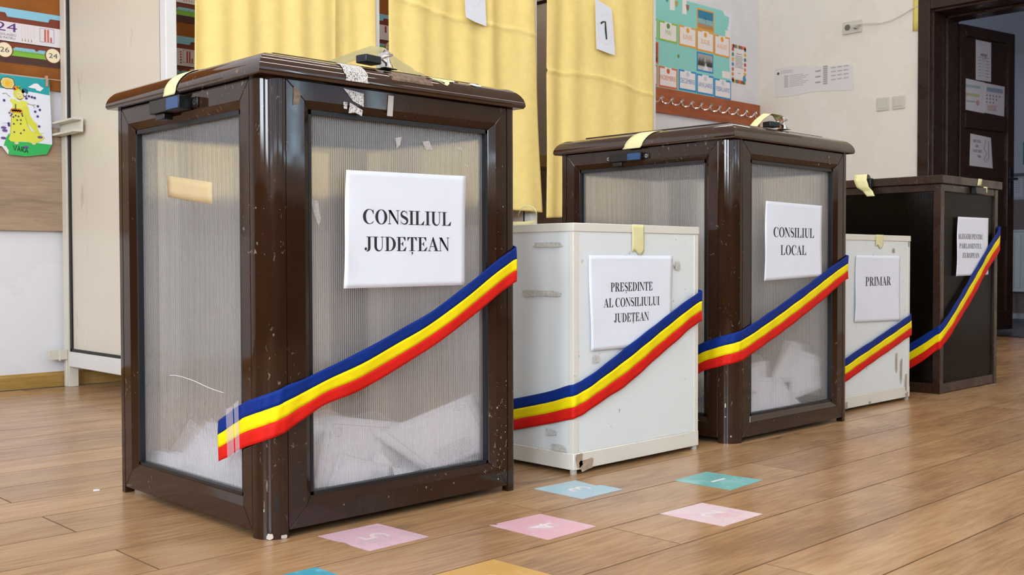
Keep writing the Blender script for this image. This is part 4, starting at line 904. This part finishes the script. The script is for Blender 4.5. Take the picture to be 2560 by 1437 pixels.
for pl2 in ([(1.104, .781), (1.148, .776), (1.148, .752), (1.125, .760)], [(1.104, .757), (1.112, .757), (1.112, .745), (1.104, .745)], [(1.118, .757), (1.146, .746), (1.144, .735), (1.130, .740), (1.115, .738)]):
    q.add([(a, Y1-.0012, b) for a, b in pl2], [tuple(range(len(pl2)))], RESID)
shift(q, box1).build('tape_residue', box1, smooth=0)
q = MB(); q.add([(a, Y1-.0012, b) for a, b in ((1.2005, .741), (1.2135, .741), (1.2165, .779), (1.204, .779))], [(0, 1, 2, 3)], mat('white_tape', 'b9b4ae', .5)); shift(q, box1).build('white_tape', box1, smooth=0)
q = MB(); n_ = 9
for pl2 in ([(1.002, .775), (1.016, .762), (1.012, .745), (1.0, .74)],): q.add([(a, Y1-.001, b) for a, b in pl2], [tuple(range(len(pl2)))], SCUF0)
shift(q, box1).build('paint_scuff', box1, smooth=0)
# brown paper tape on left panel and faint tape marks on the front panel
q = MB(); q.grid(lambda u, v: (X1+.0188-.0012*math.sin(5*u), 1.947-.170*u+.006*v*(1-u), .600+.042*v-(.021+.002*v)*u), 8, 3, TAPEB); shift(q, box1).build('paper_tape', box1, solid=.0005)
HAZE = mat('dried_glue', 'b5b0ae', .5, var=.2, scale=200)
q = MB()
for pl2 in ([(1.047, .585), (1.062, .580), (1.068, .55), (1.064, .535), (1.053, .560)], [(1.30, .703), (1.318, .706), (1.326, .690), (1.310, .688)], [(1.235, .705), (1.25, .708), (1.247, .693), (1.238, .686)], [(1.385, .698), (1.40, .700), (1.408, .690)], [(1.405, .668), (1.418, .665), (1.417, .661)]):
    q.add([(a, Y1+.0188, b) for a, b in pl2], [tuple(range(len(pl2)))], HAZE)
shift(q, box1).build('glue_mark', box1, smooth=0)
SCR = [(1.946, .253), (1.92, .2545), (1.896, .254), (1.849, .250), (1.795, .242), (1.765, .239), (1.737, .237)]
q = MB(); q.tube([(X1+.0175, y, z) for y, z in SCR], .0007, mat('white_scratch', 'd8d4d2', .6), 5); shift(q, box1).build('panel_scratch', box1)
# chips and scuffs in the paint
CHIP = mat('bare_chip', 'c9bdb0', .6); SCUF = mat('pale_scuff', '7a6656', .45, var=.3, scale=150)
def chips(t, X, Y, W_, lst, name='paint_chip'):
    q = MB(); rnd = random.Random(len(lst))
    for a, b, r, m in lst:
        n = 7; q.add([(a+r*rnd.uniform(.5, 1.1)*math.cos(2*PI*k/n), Y-.0008, b+r*rnd.uniform(.5, 1.2)*math.sin(2*PI*k/n)) for k in range(n)], [tuple(range(n))], m)
    shift(q, t).build(name, t, smooth=0)
rnd = random.Random(11); L1 = []
for k in range(40): L1.append((1.475+rnd.random()*.028, .03+rnd.random()**1.5*.20, rnd.uniform(.0006, .0028), CHIP if rnd.random() < .22 else SCUF))
for k in range(10): L1.append((1.44+rnd.random()*.06, .02+rnd.random()*.05, rnd.uniform(.0006, .002), CHIP if rnd.random() < .3 else SCUF))
for k in range(10): L1.append((1.47+rnd.random()*.03, .3+rnd.random()*.4, rnd.uniform(.0006, .0022), SCUF))
for a in (1.10, 1.20, 1.29, 1.36): L1.append((a, .035+rnd.random()*.015, .0025, SCUF))
chips(box1, X1, Y1, BW, L1); chips(box2, X2, Y2, BW, [(2.40+rnd.random()*.44, .03+rnd.random()*.03, rnd.uniform(.0008, .0025), SCUF) for k in range(8)]+[(2.70+rnd.random()*.12, .745+rnd.random()*.03, rnd.uniform(.001, .005), SCUF) for k in range(8)])
def post_chip(t, X, Y, lst):
    q = MB(); r = .0408; rnd = random.Random(3)
    for ang, z, w, h, m in lst:
        n = 8; vs = []
        for k in range(n):
            a = math.radians(ang)+w/r*math.cos(2*PI*k/n)*rnd.uniform(.6, 1.1)/2; zz = max(.0005, z+h/2*math.sin(2*PI*k/n)*rnd.uniform(.6, 1.1))
            vs.append((X+.040+r*math.cos(a), Y+.040+r*math.sin(a), zz))
        q.add(vs, [tuple(range(n))], m)
    shift(q, t).build('paint_chip', t, smooth=0)
post_chip(box1, X1, Y1, [(228, .006, .016, .014, CHIP), (262, .004, .014, .009, CHIP), (222, .093, .003, .028, SCUF), (215, .06, .002, .014, SCUF), (214, .05, .002, .008, CHIP), (240, .35, .003, .006, SCUF)])
post_chip(box2, X2, Y2, [(205, .10, .004, .016, CHIP), (225, .02, .004, .005, CHIP), (205, .07, .006, .003, CHIP)])
q = MB(); 
for k in range(3): q.tube([(X2+.0+.001, 1.66+.02*k, .052+.004*k), (X2-.0006, 1.68+.02*k, .056)], .0009, CHIP, 5)
shift(q, box2).build('scratch', box2)

# padlock / latch peeking above second box, wrapped with tape
hasp(box2, 2.60, 1.60, math.radians(-10))
def wrap2(u, v):
    pts = [(2.50, 1.615, LZ+.001), (2.525, 1.61, LZ+.022), (2.56, 1.605, LZ+.042), (2.60, 1.60, LZ+.042), (2.618, 1.597, LZ+.026)]
    s = v*(len(pts)-1); i = min(int(s), len(pts)-2); p = Vector(pts[i]).lerp(Vector(pts[i+1]), s-i); return (p.x, p.y+.03*u, p.z+.002*math.sin(6*v+5*u))
strip(wrap2, 5, 16, TAPE, 'masking_tape', box2)

# ------------------------------------------------------------ white metal ballot boxes
def white_box(label, x0, y0, W_, D_, H_, marks):
    t = thing('ballot_box', label, 'ballot box', (x0+W_/2, y0+D_/2, 0)); hx, hy = W_/2, D_/2; b = .014
    z0, lt = .010, .019
    q = MB(); q.box(-hx+.001, hx-.001, -hy+.001, hy-.001, z0+.038, H_-lt, WHITEBOX); q.build('body', t, smooth=0)
    q = MB()
    for sx in (-1, 1):
        for sy in (-1, 1):
            a0, a1 = sorted((sx*hx, sx*(hx-.0165))); c0, c1 = sorted((sy*hy, sy*(hy-.0165)))
            o_ = MB().box(a0, a1, c0, c1, z0+.036, H_-lt-.0015, CREAMTRIM).build('corner_strip', t, bevel=.001)
    q = MB(); q.box(-hx-.001, hx+.001, -hy-.001, hy+.001, z0, z0+.0375, CREAMTRIM); q.build('base_band', t, bevel=.002)
    q = MB(); q.box(-hx-.0015, hx+.0015, -hy-.0015, hy+.0015, H_-lt, H_, CREAMTRIM); q.build('lid', t, bevel=.0015)
    for sx in (-1, 1):
        for sy in (-1, 1): MB().cyl((sx*(hx-.008), sy*(hy-.008), 0), (0, 0, 1), .008, z0, mat('clear_foot', 'a8a49a', .3), 12).build('foot', t)
    if marks:
        q = MB(); rnd = random.Random(5)
        for fac, a, zz, w, h, m in marks:
            n = 14; vs = []
            for k in range(n):
                ca, sa = math.cos(2*PI*k/n+.3), math.sin(2*PI*k/n+.3); da, dz = w*rnd.uniform(.75, 1.05)*math.copysign(abs(ca)**.4, ca), h*rnd.uniform(.6, 1.1)*math.copysign(abs(sa)**.5, sa)
                vs.append((a+da-(x0+hx), -hy-.0022, zz+dz) if fac == 'f' else (-hx-.0022, a+da-(y0+hy), zz+dz))
            q.add(vs, [tuple(range(n)) if fac == 'f' else tuple(range(n))[::-1]], m)
        q.build('stain', t, smooth=0)
    return t
RUST = mat('rust_stain', 'a89480', .6, var=.25, scale=60); GLUE = mat('old_glue', 'c4c3bd', .5, var=.2, scale=120)
wb1 = white_box('nearer white metal ballot box, labelled for the county council president', 1.725, 1.582, .462, .44, .558,
    [('f', 1.765, .018, .026, .014, RUST), ('f', 1.742, .03, .012, .016, RUST), ('l', 1.625, .055, .028, .008, GLUE), ('l', 1.65, .088, .020, .008, GLUE), ('l', 1.68, .40, .06, .008, GLUE), ('l', 1.66, .51, .05, .006, GLUE), ('f', 2.10, .46, .010, .012, GLUE), ('f', 2.075, .452, .005, .005, GLUE), ('f', 1.80, .252, .012, .010, GLUE)])
wb2 = white_box('farther white metal ballot box, labelled for the mayor', 3.034, 1.645, .449, .44, .556,
    [('f', 3.42, .10, .006, .045, RUST), ('f', 3.385, .13, .005, .035, RUST), ('f', 3.455, .06, .006, .03, RUST), ('f', 3.46, .02, .012, .008, RUST), ('f', 3.20, .016, .008, .005, RUST), ('f', 3.05, .02, .008, .012, RUST), ('f', 3.36, .505, .008, .008, RUST), ('f', 3.47, .53, .005, .012, RUST), ('f', 3.40, .47, .006, .02, GLUE)])
# tapes
def ftape(t, xa, xb, z0, z1, Y, jag=True, name='masking_tape'):
    q = MB(); n = 8
    q.grid(lambda u, v: (xa+(xb-xa)*u, Y-.0022-.0006*math.sin(3*v), z0+(z1-z0)*v+(.006*math.sin(7*u)*(1-v) if jag else 0)), n, 8, TAPE); shift(q, t).build(name, t, solid=.0004)
ftape(wb1, 1.925, 1.969, .492, .5588, 1.582); ftape(wb2, 3.235, 3.285, .517, .5568, 1.645)
q = MB(); q.add([(2.145, 1.582-.0026, .25), (2.145, 1.582-.0026, .25)], [], TAPE)
# curled tape end standing on the lid of the first white box
q = MB(); pts = []
for k in range(15):
    a = math.radians(-70+250*k/14); r = .021+.004*k/14; pts.append((1.803+r*.7*math.cos(a), 1.800-r*.7*math.cos(a)*.9, .5795+r*math.sin(a)))
pts = [(1.775, 1.83, .5585), (1.800, 1.805, .5592)]+pts[1:]
q.grid(lambda u, v: tuple(Vector(pts[min(int(v*(len(pts)-1)), len(pts)-2)]).lerp(Vector(pts[min(int(v*(len(pts)-1)), len(pts)-2)+1]), v*(len(pts)-1)-min(int(v*(len(pts)-1)), len(pts)-2))+Vector((.005, .005, .010))*u*(1-.75*v)), 2, 30, TAPE)
shift(q, wb1).build('curled_tape', wb1, solid=.0004, smooth=80)

# ------------------------------------------------------------ dark box with flat lid
def dark_box():
    x0, y0, W_, D_, H_ = 3.689, 1.631, .502, .50, .773
    t = thing('ballot_box', 'dark brown smoked ballot box with a flat lid, farthest of the row', 'ballot box', (x0+W_/2, y0+D_/2, 0)); hx, hy = W_/2, D_/2
    for sx in (-1, 1):
        for sy in (-1, 1):
            a0, a1 = sorted((sx*hx, sx*(hx-.028))); c0, c1 = sorted((sy*hy, sy*(hy-.028)))
            MB().box(a0, a1, c0, c1, 0, H_-.03, BROWN2).build('corner_post', t, bevel=.0015)
    for P in (lambda s, z, d: (s, -hy+d, z), lambda s, z, d: (-hx+d, -s, z), lambda s, z, d: (-s, hy-d, z), lambda s, z, d: (hx-d, s, z)):
        L_ = hx-.028
        for a, b in ((0.002, .035), (H_-.055, H_-.03)):
            q = MB(); q.add([P(s, z, d) for z in (a, b) for d in (.002, .02) for s in (-L_, L_)], [(0, 2, 3, 1), (4, 5, 7, 6), (0, 1, 5, 4), (2, 6, 7, 3), (0, 4, 6, 2), (1, 3, 7, 5)], BROWN2); q.build('rail', t, bevel=.001)
        q = MB(); q.add([P(-L_, .035, .010), P(L_, .035, .010), P(L_, H_-.055, .010), P(-L_, H_-.055, .010)], [(0, 1, 2, 3)], POLYD); q.build('smoked_panel', t, smooth=0)
    MB().box(-hx-.012, hx+.012, -hy-.012, hy+.012, H_-.029, H_, BROWN2).build('lid', t, bevel=.002)
    MB().box(-hx+.03, hx-.03, -hy+.03, hy-.03, .02, .03, BROWN2).build('base_board', t, smooth=0)
    q = MB(); q.box(3.94, 4.03, y0-.020, y0-.001, .718, .742, BLACKP); shift(q, t).build('catch', t, bevel=.0015)
    q = MB(); q.grid(lambda u, v: (3.963+.035*u+.01*v, y0-.0126-.001, .748+.026*v-.0*u), 3, 3, TAPE); q.grid(lambda u, v: (4.02+.035*u, y0-.0135, .725+.022*v), 3, 3, TAPE); shift(q, t).build('masking_tape', t, solid=.0004)
    # latch with tape on left lid edge
    q = MB(); q.box(3.655, 3.677, 1.878, 1.905, .735, .775, BLACKP); shift(q, t).build('catch', t, bevel=.002)
    pts = [(3.715, 1.93, .7735), (3.69, 1.925, .788), (3.662, 1.92, .790), (3.648, 1.915, .768), (3.648, 1.905, .742), (3.655, 1.89, .728), (3.652, 1.875, .708)]
    q = MB(); q.grid(lambda u, v: tuple(Vector(pts[min(int(v*6), 5)]).lerp(Vector(pts[min(int(v*6), 5)+1]), v*6-min(int(v*6), 5))+Vector((0, .05*(u-.5)*(1 if v < .6 else 1-(v-.6)), 0))), 4, 24, TAPE); shift(q, t).build('masking_tape', t, solid=.0005, smooth=80)
    return t
db = dark_box()

# ------------------------------------------------------------ signs on the boxes
def sign(label, corners, Y, lines, off=.003):
    """corners in (x,z): BL, BR, TR, TL"""
    cx = sum(c[0] for c in corners)/4; cz = sum(c[1] for c in corners)/4; yb = Y-off
    t = thing('paper_sign', label, 'sign', (cx, yb, cz))
    BLc, BRc, TRc, TLc = [Vector((c[0]-cx, 0, c[1]-cz)) for c in corners]
    def fn(u, v):
        p = (BLc.lerp(BRc, u)).lerp(TLc.lerp(TRc, u), v); e = max(abs(2*u-1), abs(2*v-1)); wob = .0012*math.sin(6*v+2*u)*max(0, (abs(2*u-1)-.75)*4)
        return (p.x, -.0004-wob-.0010*max(0, e-.9)*10*(.5+.5*math.sin(5*u+7*v)), p.z)
    q = MB(); q.grid(fn, 28, 22, PAPER); q.build('sheet', t, solid=.0003, smooth=80)
    pr = Print(lambda a, b, l: (a-cx, -.0008-l*.2, b-cz))
    for txt, x0, z0, w, h, sl in lines: pr.serif(txt, x0, z0, w, h, INK, 2, sl)
    pr.build('lettering', t); return t
sign('white sign reading CONSILIUL JUDEȚEAN on the front brown box', [(1.101, .4255), (1.388, .427), (1.392, .641), (1.108, .6365)], Y1, [('CONSILIUL', 1.143, .5420, .212, .0262, .002), ('JUDEȚEAN', 1.147, .4925, .203, .0262, .004)], .0015)
sign('white sign reading CONSILIUL LOCAL on the second brown box', [(2.441, .420), (2.738, .429), (2.736, .629), (2.449, .632)], Y2, [('CONSILIUL', 2.485, .537, .211, .0262, 0), ('LOCAL', 2.521, .489, .134, .0262, 0)], .0015)
sign('white sign reading PREȘEDINTE AL CONSILIULUI JUDEȚEAN on the nearer white box', [(1.779, .272), (2.073, .274), (2.076, .486), (1.772, .486)], 1.582, [('PREȘEDINTE', 1.846, .4035, .154, .0205, 0), ('AL CONSILIULUI', 1.822, .368, .204, .0205, 0), ('JUDEȚEAN', 1.858, .3325, .127, .0205, 0)])
sign('white sign reading PRIMAR on the farther white box', [(3.095, .279), (3.403, .273), (3.400, .488), (3.103, .490)], 1.645, [('PRIMAR', 3.163, .392, .174, .0285, 0)])
sign('white sign reading ALEGERI PENTRU PARLAMENTUL EUROPEAN on the dark box', [(3.808, .416), (4.093, .419), (4.089, .632), (3.821, .630)], 1.631, [('ALEGERI PENTRU', 3.823, .551, .222, .0180, 0), ('PARLAMENTUL', 3.835, .5165, .197, .0180, 0), ('EUROPEAN', 3.863, .482, .147, .0180, 0)])

# ------------------------------------------------------------ tricolour ribbons
def ribbon(label, pts):
    """pts: (x, y, ztop, zbot) along the surface; normals from neighbours"""
    c0 = Vector((sum(p[0] for p in pts)/len(pts), sum(p[1] for p in pts)/len(pts), min(p[3] for p in pts)))
    t = thing('ribbon', label, 'ribbon', c0)
    # resample with catmull-rom
    P_ = []; n = len(pts)
    for i in range(n-1):
        a, b, c, d = [Vector(pts[max(0, min(n-1, j))]) for j in (i-1, i, i+1, i+2)]
        for k in range(5):
            s = k/5; P_.append(.5*((2*b)+(c-a)*s+(2*a-5*b+4*c-d)*s*s+(3*b-a-3*c+d)*s**3))
    P_.append(Vector(pts[-1])); m = len(P_)
    for name, f0, f1, M_ in (('blue_stripe', 0, .338, RB), ('yellow_stripe', .338, .665, RY), ('red_stripe', .665, 1, RR)):
        def fn(u, v):
            i = int(round(u*(m-1))); p = P_[i]; f = f0+(f1-f0)*v; a = P_[max(i-1, 0)]; b = P_[min(i+1, m-1)]; d = Vector((b[0]-a[0], b[1]-a[1])); d.normalize() if d.length else None
            wv = .0007*math.sin(i*.9+f*5)+.0007*math.sin(i*.37+2*f); nx, ny = d.y, -d.x
            # oblique band: lower edge shifted slightly back
            return (p[0]+nx*(.0008+wv)-c0.x, p[1]+ny*(.0008+wv)-c0.y, p[2]+(p[3]-p[2])*f-c0.z)
        q = MB(); q.grid(fn, m-1, 4, M_); q.build(name, t, solid=.0004, smooth=80)
    return t
def arcpts(X, Y, r, o_, z0, z1, w0, w1, n=5):
    out = []
    for k in range(1, n):
        a = PI+PI/2*k/n; f = k/n; out.append((X+r+(r+o_)*math.cos(a), Y+r+(r+o_)*math.sin(a), z0+(z1-z0)*f, w0+(w1-w0)*f))
    return out
OF = .0035
R1 = [(X1-OF, 1.718, .190, .118), (X1-OF, 1.685, .206, .130), (X1-OF, 1.652, .222, .145), (X1-OF, 1.625, .233, .155)]+arcpts(X1, Y1, .040, OF, .238, .262, .160, .184)+[(.985, Y1-OF, .264, .186), (1.019, Y1-OF, .272, .204), (1.063, Y1-OF, .287, .224), (1.138, Y1-OF, .313, .242), (1.229, Y1-OF, .348, .278), (1.307, Y1-OF, .380, .312), (1.396, Y1-OF, .429, .358), (1.476, Y1-OF, .476, .404), (1.520, Y1-OF, .498, .428), (1.5315, Y1+.002, .504, .434), (1.5315, Y1+.06, .520, .450), (1.5315, Y1+.12, .535, .465)]
rb1 = ribbon('blue yellow and red ribbon across the front brown box', R1)
CLT = bpy.data.materials.new('clear_tape'); CLT.use_nodes = True; nt = CLT.node_tree; b_ = nt.nodes['Principled BSDF']; b_.inputs['Base Color'].default_value = lin('d8d2e0'); b_.inputs['Roughness'].default_value = .25; b_.inputs['Alpha'].default_value = .33
for a, b, c, d in ((1.688, 1.664, .214, .130), (1.660, 1.645, .226, .140)):
    q = MB(); q.add([(X1-OF-.0022, a, c), (X1-OF-.0022, b, c+.008), (X1-OF-.0022, b-.004, d+.008), (X1-OF-.0022, a-.004, d)], [(0, 1, 2, 3)], CLT); shift(q, rb1).build('clear_tape', rb1, smooth=0)
Y = 1.582
w1f = [(1.777, .22, .143), (1.828, .243, .162), (1.88, .266, .179), (1.931, .289, .202), (1.982, .312, .227), (2.033, .334, .252), (2.085, .357, .277), (2.136, .379, .303), (2.180, .396, .320)]
ribbon('blue yellow and red ribbon across the nearer white box', [(1.725-OF, 1.90, .125, .052), (1.725-OF, 1.83, .140, .066), (1.725-OF, 1.76, .155, .082), (1.725-OF, 1.654, .180, .107), (1.725-OF, 1.60, .197, .121), (1.725-OF+.001, Y-OF+.001, .202, .126), (1.745, Y-OF, .208, .131)]+[(a, Y-OF-.0035*min(1, (a-1.745)/.06), b, c) for a, b, c in w1f]+[(2.1925, Y-.003, .400, .325), (2.1905, Y+.06, .415, .34)])
b2f = [(2.402, .314, .237), (2.46, .335, .256), (2.519, .354, .276), (2.577, .376, .298), (2.636, .398, .32), (2.694, .42, .342), (2.753, .442, .366), (2.811, .464, .392), (2.872, .484, .416)]
ribbon('blue yellow and red ribbon across the second brown box', [(X2-OF, 1.80, .205, .125), (X2-OF, 1.72, .232, .154), (X2-OF, 1.669, .249, .171), (X2-OF, 1.640, .261, .186), (X2-OF, 1.605, .273, .196)]+arcpts(X2, Y2, .040, OF, .277, .295, .200, .216)+[(2.343, Y2-OF, .296, .217)]+[(a, Y2-OF, b, c) for a, b, c in b2f]+[(X2+BW+OF, Y2+.003, .490, .422), (X2+BW+OF, Y2+.07, .505, .44)])
w2f = [(3.098, .188, .115), (3.162, .205, .133), (3.226, .221, .15), (3.29, .239, .168), (3.354, .257, .185), (3.418, .275, .203), (3.478, .292, .219)]
ribbon('blue yellow and red ribbon across the farther white box', [(3.0305, 1.78, .13, .06), (3.0305, 1.70, .15, .08), (3.031, 1.642, .167, .095)]+[(a, 1.645-.0065, b, c) for a, b, c in w2f]+[(3.4865, 1.65, .294, .222), (3.4865, 1.70, .30, .23)])
b3f = [(3.745, .285, .199), (3.8, .324, .236), (3.856, .363, .272), (3.912, .403, .309), (3.967, .443, .351), (4.023, .483, .394), (4.079, .523, .436), (4.134, .56, .473), (4.188, .597, .508)]
ribbon('blue yellow and red ribbon across the farthest dark box', [(3.6855, 1.85, .10, .01), (3.6855, 1.80, .135, .045), (3.6855, 1.743, .172, .081), (3.6855, 1.688, .207, .117), (3.6855, 1.645, .236, .152), (3.687, 1.6275, .248, .163)]+[(a, 1.631-.0075, b, c) for a, b, c in b3f]+[(4.195, 1.633, .605, .512), (4.195, 1.70, .63, .54)])

# ------------------------------------------------------------ ballots inside the clear boxes
def sheet(label, A, B, C_, D_, bend=.01, grp=None, curl=0, uvflip=False):
    """paper through four corners (A bottom-left, B bottom-right, C top-right, D top-left), bulging by bend"""
    A, B, C_, D_ = map(Vector, (A, B, C_, D_)); n_ = (B-A).cross(D_-A); n_.normalize(); c = (A+B+C_+D_)/4; c.z = min(A.z, B.z, C_.z, D_.z)
    q = MB(); q.grid(lambda u, v: tuple(A.lerp(B, u).lerp(D_.lerp(C_, u), v)+n_*(bend*math.sin(PI*u)+curl*v*v)-c), 12, 10, BALLOT, True)
    o_ = q.build('ballot_paper', solid=.0003, smooth=80); o_.location = c; return tag(o_, label, 'ballot paper', grp)
F = Y1+.0255
sheet('ballot with a flower shaped stamp leaning on the front panel', (1.052, F+.006, .052), (1.292, F+.022, .048), (1.305, F+.030, .156), (1.087, F+.008, .198), .006)
sheet('ballot with printed rows, its corner highest at the right of the front box', (1.19, F+.010, .150), (1.330, F+.004, .052), (1.500, F+.006, .092), (1.448, F+.014, .206), .004)
sheet('large bent ballot filling the middle of the front box', (1.10, F+.004, .052), (1.46, F+.002, .060), (1.47, F+.045, .118), (1.17, F+.035, .166), -.006)
sheet('folded ballot in the lower left corner of the front panel', (1.072, F, .046), (1.222, F+.002, .045), (1.228, F+.003, .086), (1.112, F+.004, .128), .002)
sheet('small pointed ballot corner above the lower left folded ballot', (1.165, F+.004, .085), (1.215, F+.003, .075), (1.238, F+.004, .088), (1.199, F+.006, .122), .002)
sheet('bright triangular ballot tip touching the base of the front panel', (1.238, F-.003, .050), (1.245, F-.003, .052), (1.283, F-.002, .070), (1.226, F-.002, .087), .001)
rp = random.Random(21)
def pile(n, x0, x1, y0, y1, zt, grp, label):
    for k in range(n):
        w, h = .21*rp.uniform(.7, 1), .29*rp.uniform(.55, 1); a = rp.uniform(0, PI); tl = rp.uniform(.1, .6)
        cx, cy = rp.uniform(x0+.10, x1-.10), rp.uniform(y0+.10, y1-.10); cz = .05+(zt-.05)*k/n*rp.uniform(.6, 1)
        ux = Vector((math.cos(a), math.sin(a), 0))*w/2; uy = Vector((-math.sin(a)*math.cos(tl), math.cos(a)*math.cos(tl), math.sin(tl)*rp.choice((-1, 1))))*h/2
        cs = [Vector((cx, cy, cz))+s1*ux+s2*uy for s1, s2 in ((-1, -1), (1, -1), (1, 1), (-1, 1))]
        cs = [Vector((min(max(p.x, x0), x1), min(max(p.y, y0), y1), max(p.z, .043))) for p in cs]
        sheet(label, *cs, bend=rp.uniform(-.012, .025) if cz > .07 else .004, grp=grp)
pile(10, X1+.04, X1+BW-.04, Y1+.075, Y1+BD-.04, .10, 'ballots heaped inside the front box', 'loose ballot heaped inside the front brown box')
G1 = 'ballots heaped inside the front box'; l1 = 'loose ballot heaped inside the front brown box'
XL = X1+.045
sheet('ballot ridge behind the left panel of the front box, highest sheet there', (XL+.02, 2.05, .045), (XL+.01, 1.70, .045), (XL+.05, 1.72, .10), (XL+.06, 1.945, .162), .01)
sheet('shaded ballot behind the ribbon end inside the front box', (XL+.07, 1.90, .05), (XL+.04, 1.66, .05), (XL+.07, 1.68, .165), (XL+.08, 1.90, .160), -.01)
sheet('flat ballot low at the far left of the front box', (XL, 2.09, .045), (XL, 1.86, .045), (XL+.03, 1.90, .085), (XL+.02, 2.08, .088), .008)
F2 = Y2+.029; 
pile(15, X2+.04, X2+BW-.04, Y2+.05, Y2+BD2-.04, .17, 'ballots heaped inside the second brown box', 'loose ballot heaped inside the second brown box')
sheet('pointed ballot standing at the top of the heap in the second box', (2.53, F2+.01, .14), (2.74, F2+.03, .12), (2.765, F2+.05, .225), (2.66, F2+.04, .248), .006)
sheet('ballot at the right of the heap in the second box', (2.62, F2+.01, .08), (2.81, F2+.012, .10), (2.815, F2+.02, .185), (2.70, F2+.03, .222), .006)
sheet('large pale ballot low in front of the heap in the second box', (2.395, F2, .045), (2.66, F2+.003, .05), (2.60, F2+.01, .145), (2.41, F2+.02, .165), .008)
sheet('folded ballot leaning in the lower middle of the second box', (2.50, F2-.004, .048), (2.70, F2-.002, .052), (2.62, F2+.005, .11), (2.545, F2+.004, .165), .004)
sheet('ballot corner on the left of the heap in the second box', (2.40, F2+.008, .12), (2.52, F2+.01, .11), (2.53, F2+.02, .20), (2.41, F2+.02, .195), .004)

# ------------------------------------------------------------ floor stickers
def sticker(label, pts, col, num, c, size, worn_col):
    M_ = worn('sticker_'+col, col, worn_col, .52, 16, .35, .06)
    cx = sum(p[0] for p in pts)/len(pts); cy = sum(p[1] for p in pts)/len(pts)
    t = thing('floor_sticker', label, 'floor sticker', (cx, cy, .0002))
    q = MB(); q.prism([(a-cx, b-cy) for a, b in pts], 0, .0004, M_); q.build('vinyl_square', t, smooth=0)
    p = Print(lambda a, b, l: (c[0]-cx-b, c[1]-cy+a, .0005+l)); vs, fs = sans(num)
    wd_ = .16 if num == '1' else .62
    p.mb.add([p.P((x-.5)*size*wd_, (y-.5)*size, 0) for x, y in vs], fs, mat('worn_white_'+col, {'d4b0bc': 'd9cdce'}.get(col, 'e6dde0'), .5)); p.build('numeral', t)
sticker('light blue floor sticker with a white 3, below the nearer white box', [(1.563, 1.410), (1.691, 1.411), (1.690, 1.47), (1.678, 1.475), (1.688, 1.543), (1.563, 1.545)], 'a9c4d2', '3', (1.628, 1.478), .052, '9cc4d4')
sticker('teal floor sticker with a white 1, farthest from the camera', [(1.842, 1.250), (1.975, 1.259), (1.965, 1.398), (1.836, 1.390)], '74b6b4', '1', (1.905, 1.325), .050, '8fc4c8')
sticker('pale pink floor sticker with a faint 2, beyond the pink 4', [(1.580, 1.087), (1.709, 1.089), (1.705, 1.224), (1.575, 1.226)], 'e2ccd2', '2', (1.642, 1.158), .052, 'e0bcc6')
sticker('pink floor sticker with a white 4', [(1.291, 1.243), (1.419, 1.246), (1.415, 1.383), (1.305, 1.386), (1.304, 1.378), (1.289, 1.388)], 'dbaab6', '4', (1.352, 1.312), .052, 'd8b8c8')
sticker('lilac pink floor sticker beside the front brown box', [(1.034, 1.400), (1.161, 1.402), (1.154, 1.538), (1.027, 1.540), (1.029, 1.50), (1.036, 1.47), (1.032, 1.45)], 'd4b0bc', '5', (1.095, 1.47), .052, 'c8a8b8')
sticker('bright blue floor sticker at the bottom edge of the photo', [(.792, 1.248), (.920, 1.250), (.920, 1.384), (.792, 1.386)], '3f9cb4', '7', (.842, 1.30), .052, '6cb4c4')
sticker('orange floor sticker at the bottom edge of the photo', [(1.012, 1.090), (1.150, 1.092), (1.145, 1.222), (1.012, 1.224)], 'c89c54', '6', (1.062, 1.150), .058, 'd0a868')
q = MB(); q.prism([(0, 0), (.012, -.004), (.016, .004), (.011, .006), (.013, .011), (.004, .008)], 0, .0012, PAPER); tag(at(q.build('paper_scrap', smooth=0), (.900, 2.172, .0002)), 'tiny white paper scrap on the floor left of the front box', 'paper scrap')
for i, (x, y, a) in enumerate([(1.235, 1.375, .2), (1.66, .80, .9), (1.478, .935, 1.2)]):
    pass

for o in bpy.data.objects:
    if o.name.split('.')[0] in ('stain', 'paint_chip', 'glue_mark', 'tape_residue', 'paint_scuff') and o.parent: o['kind'] = 'stuff'
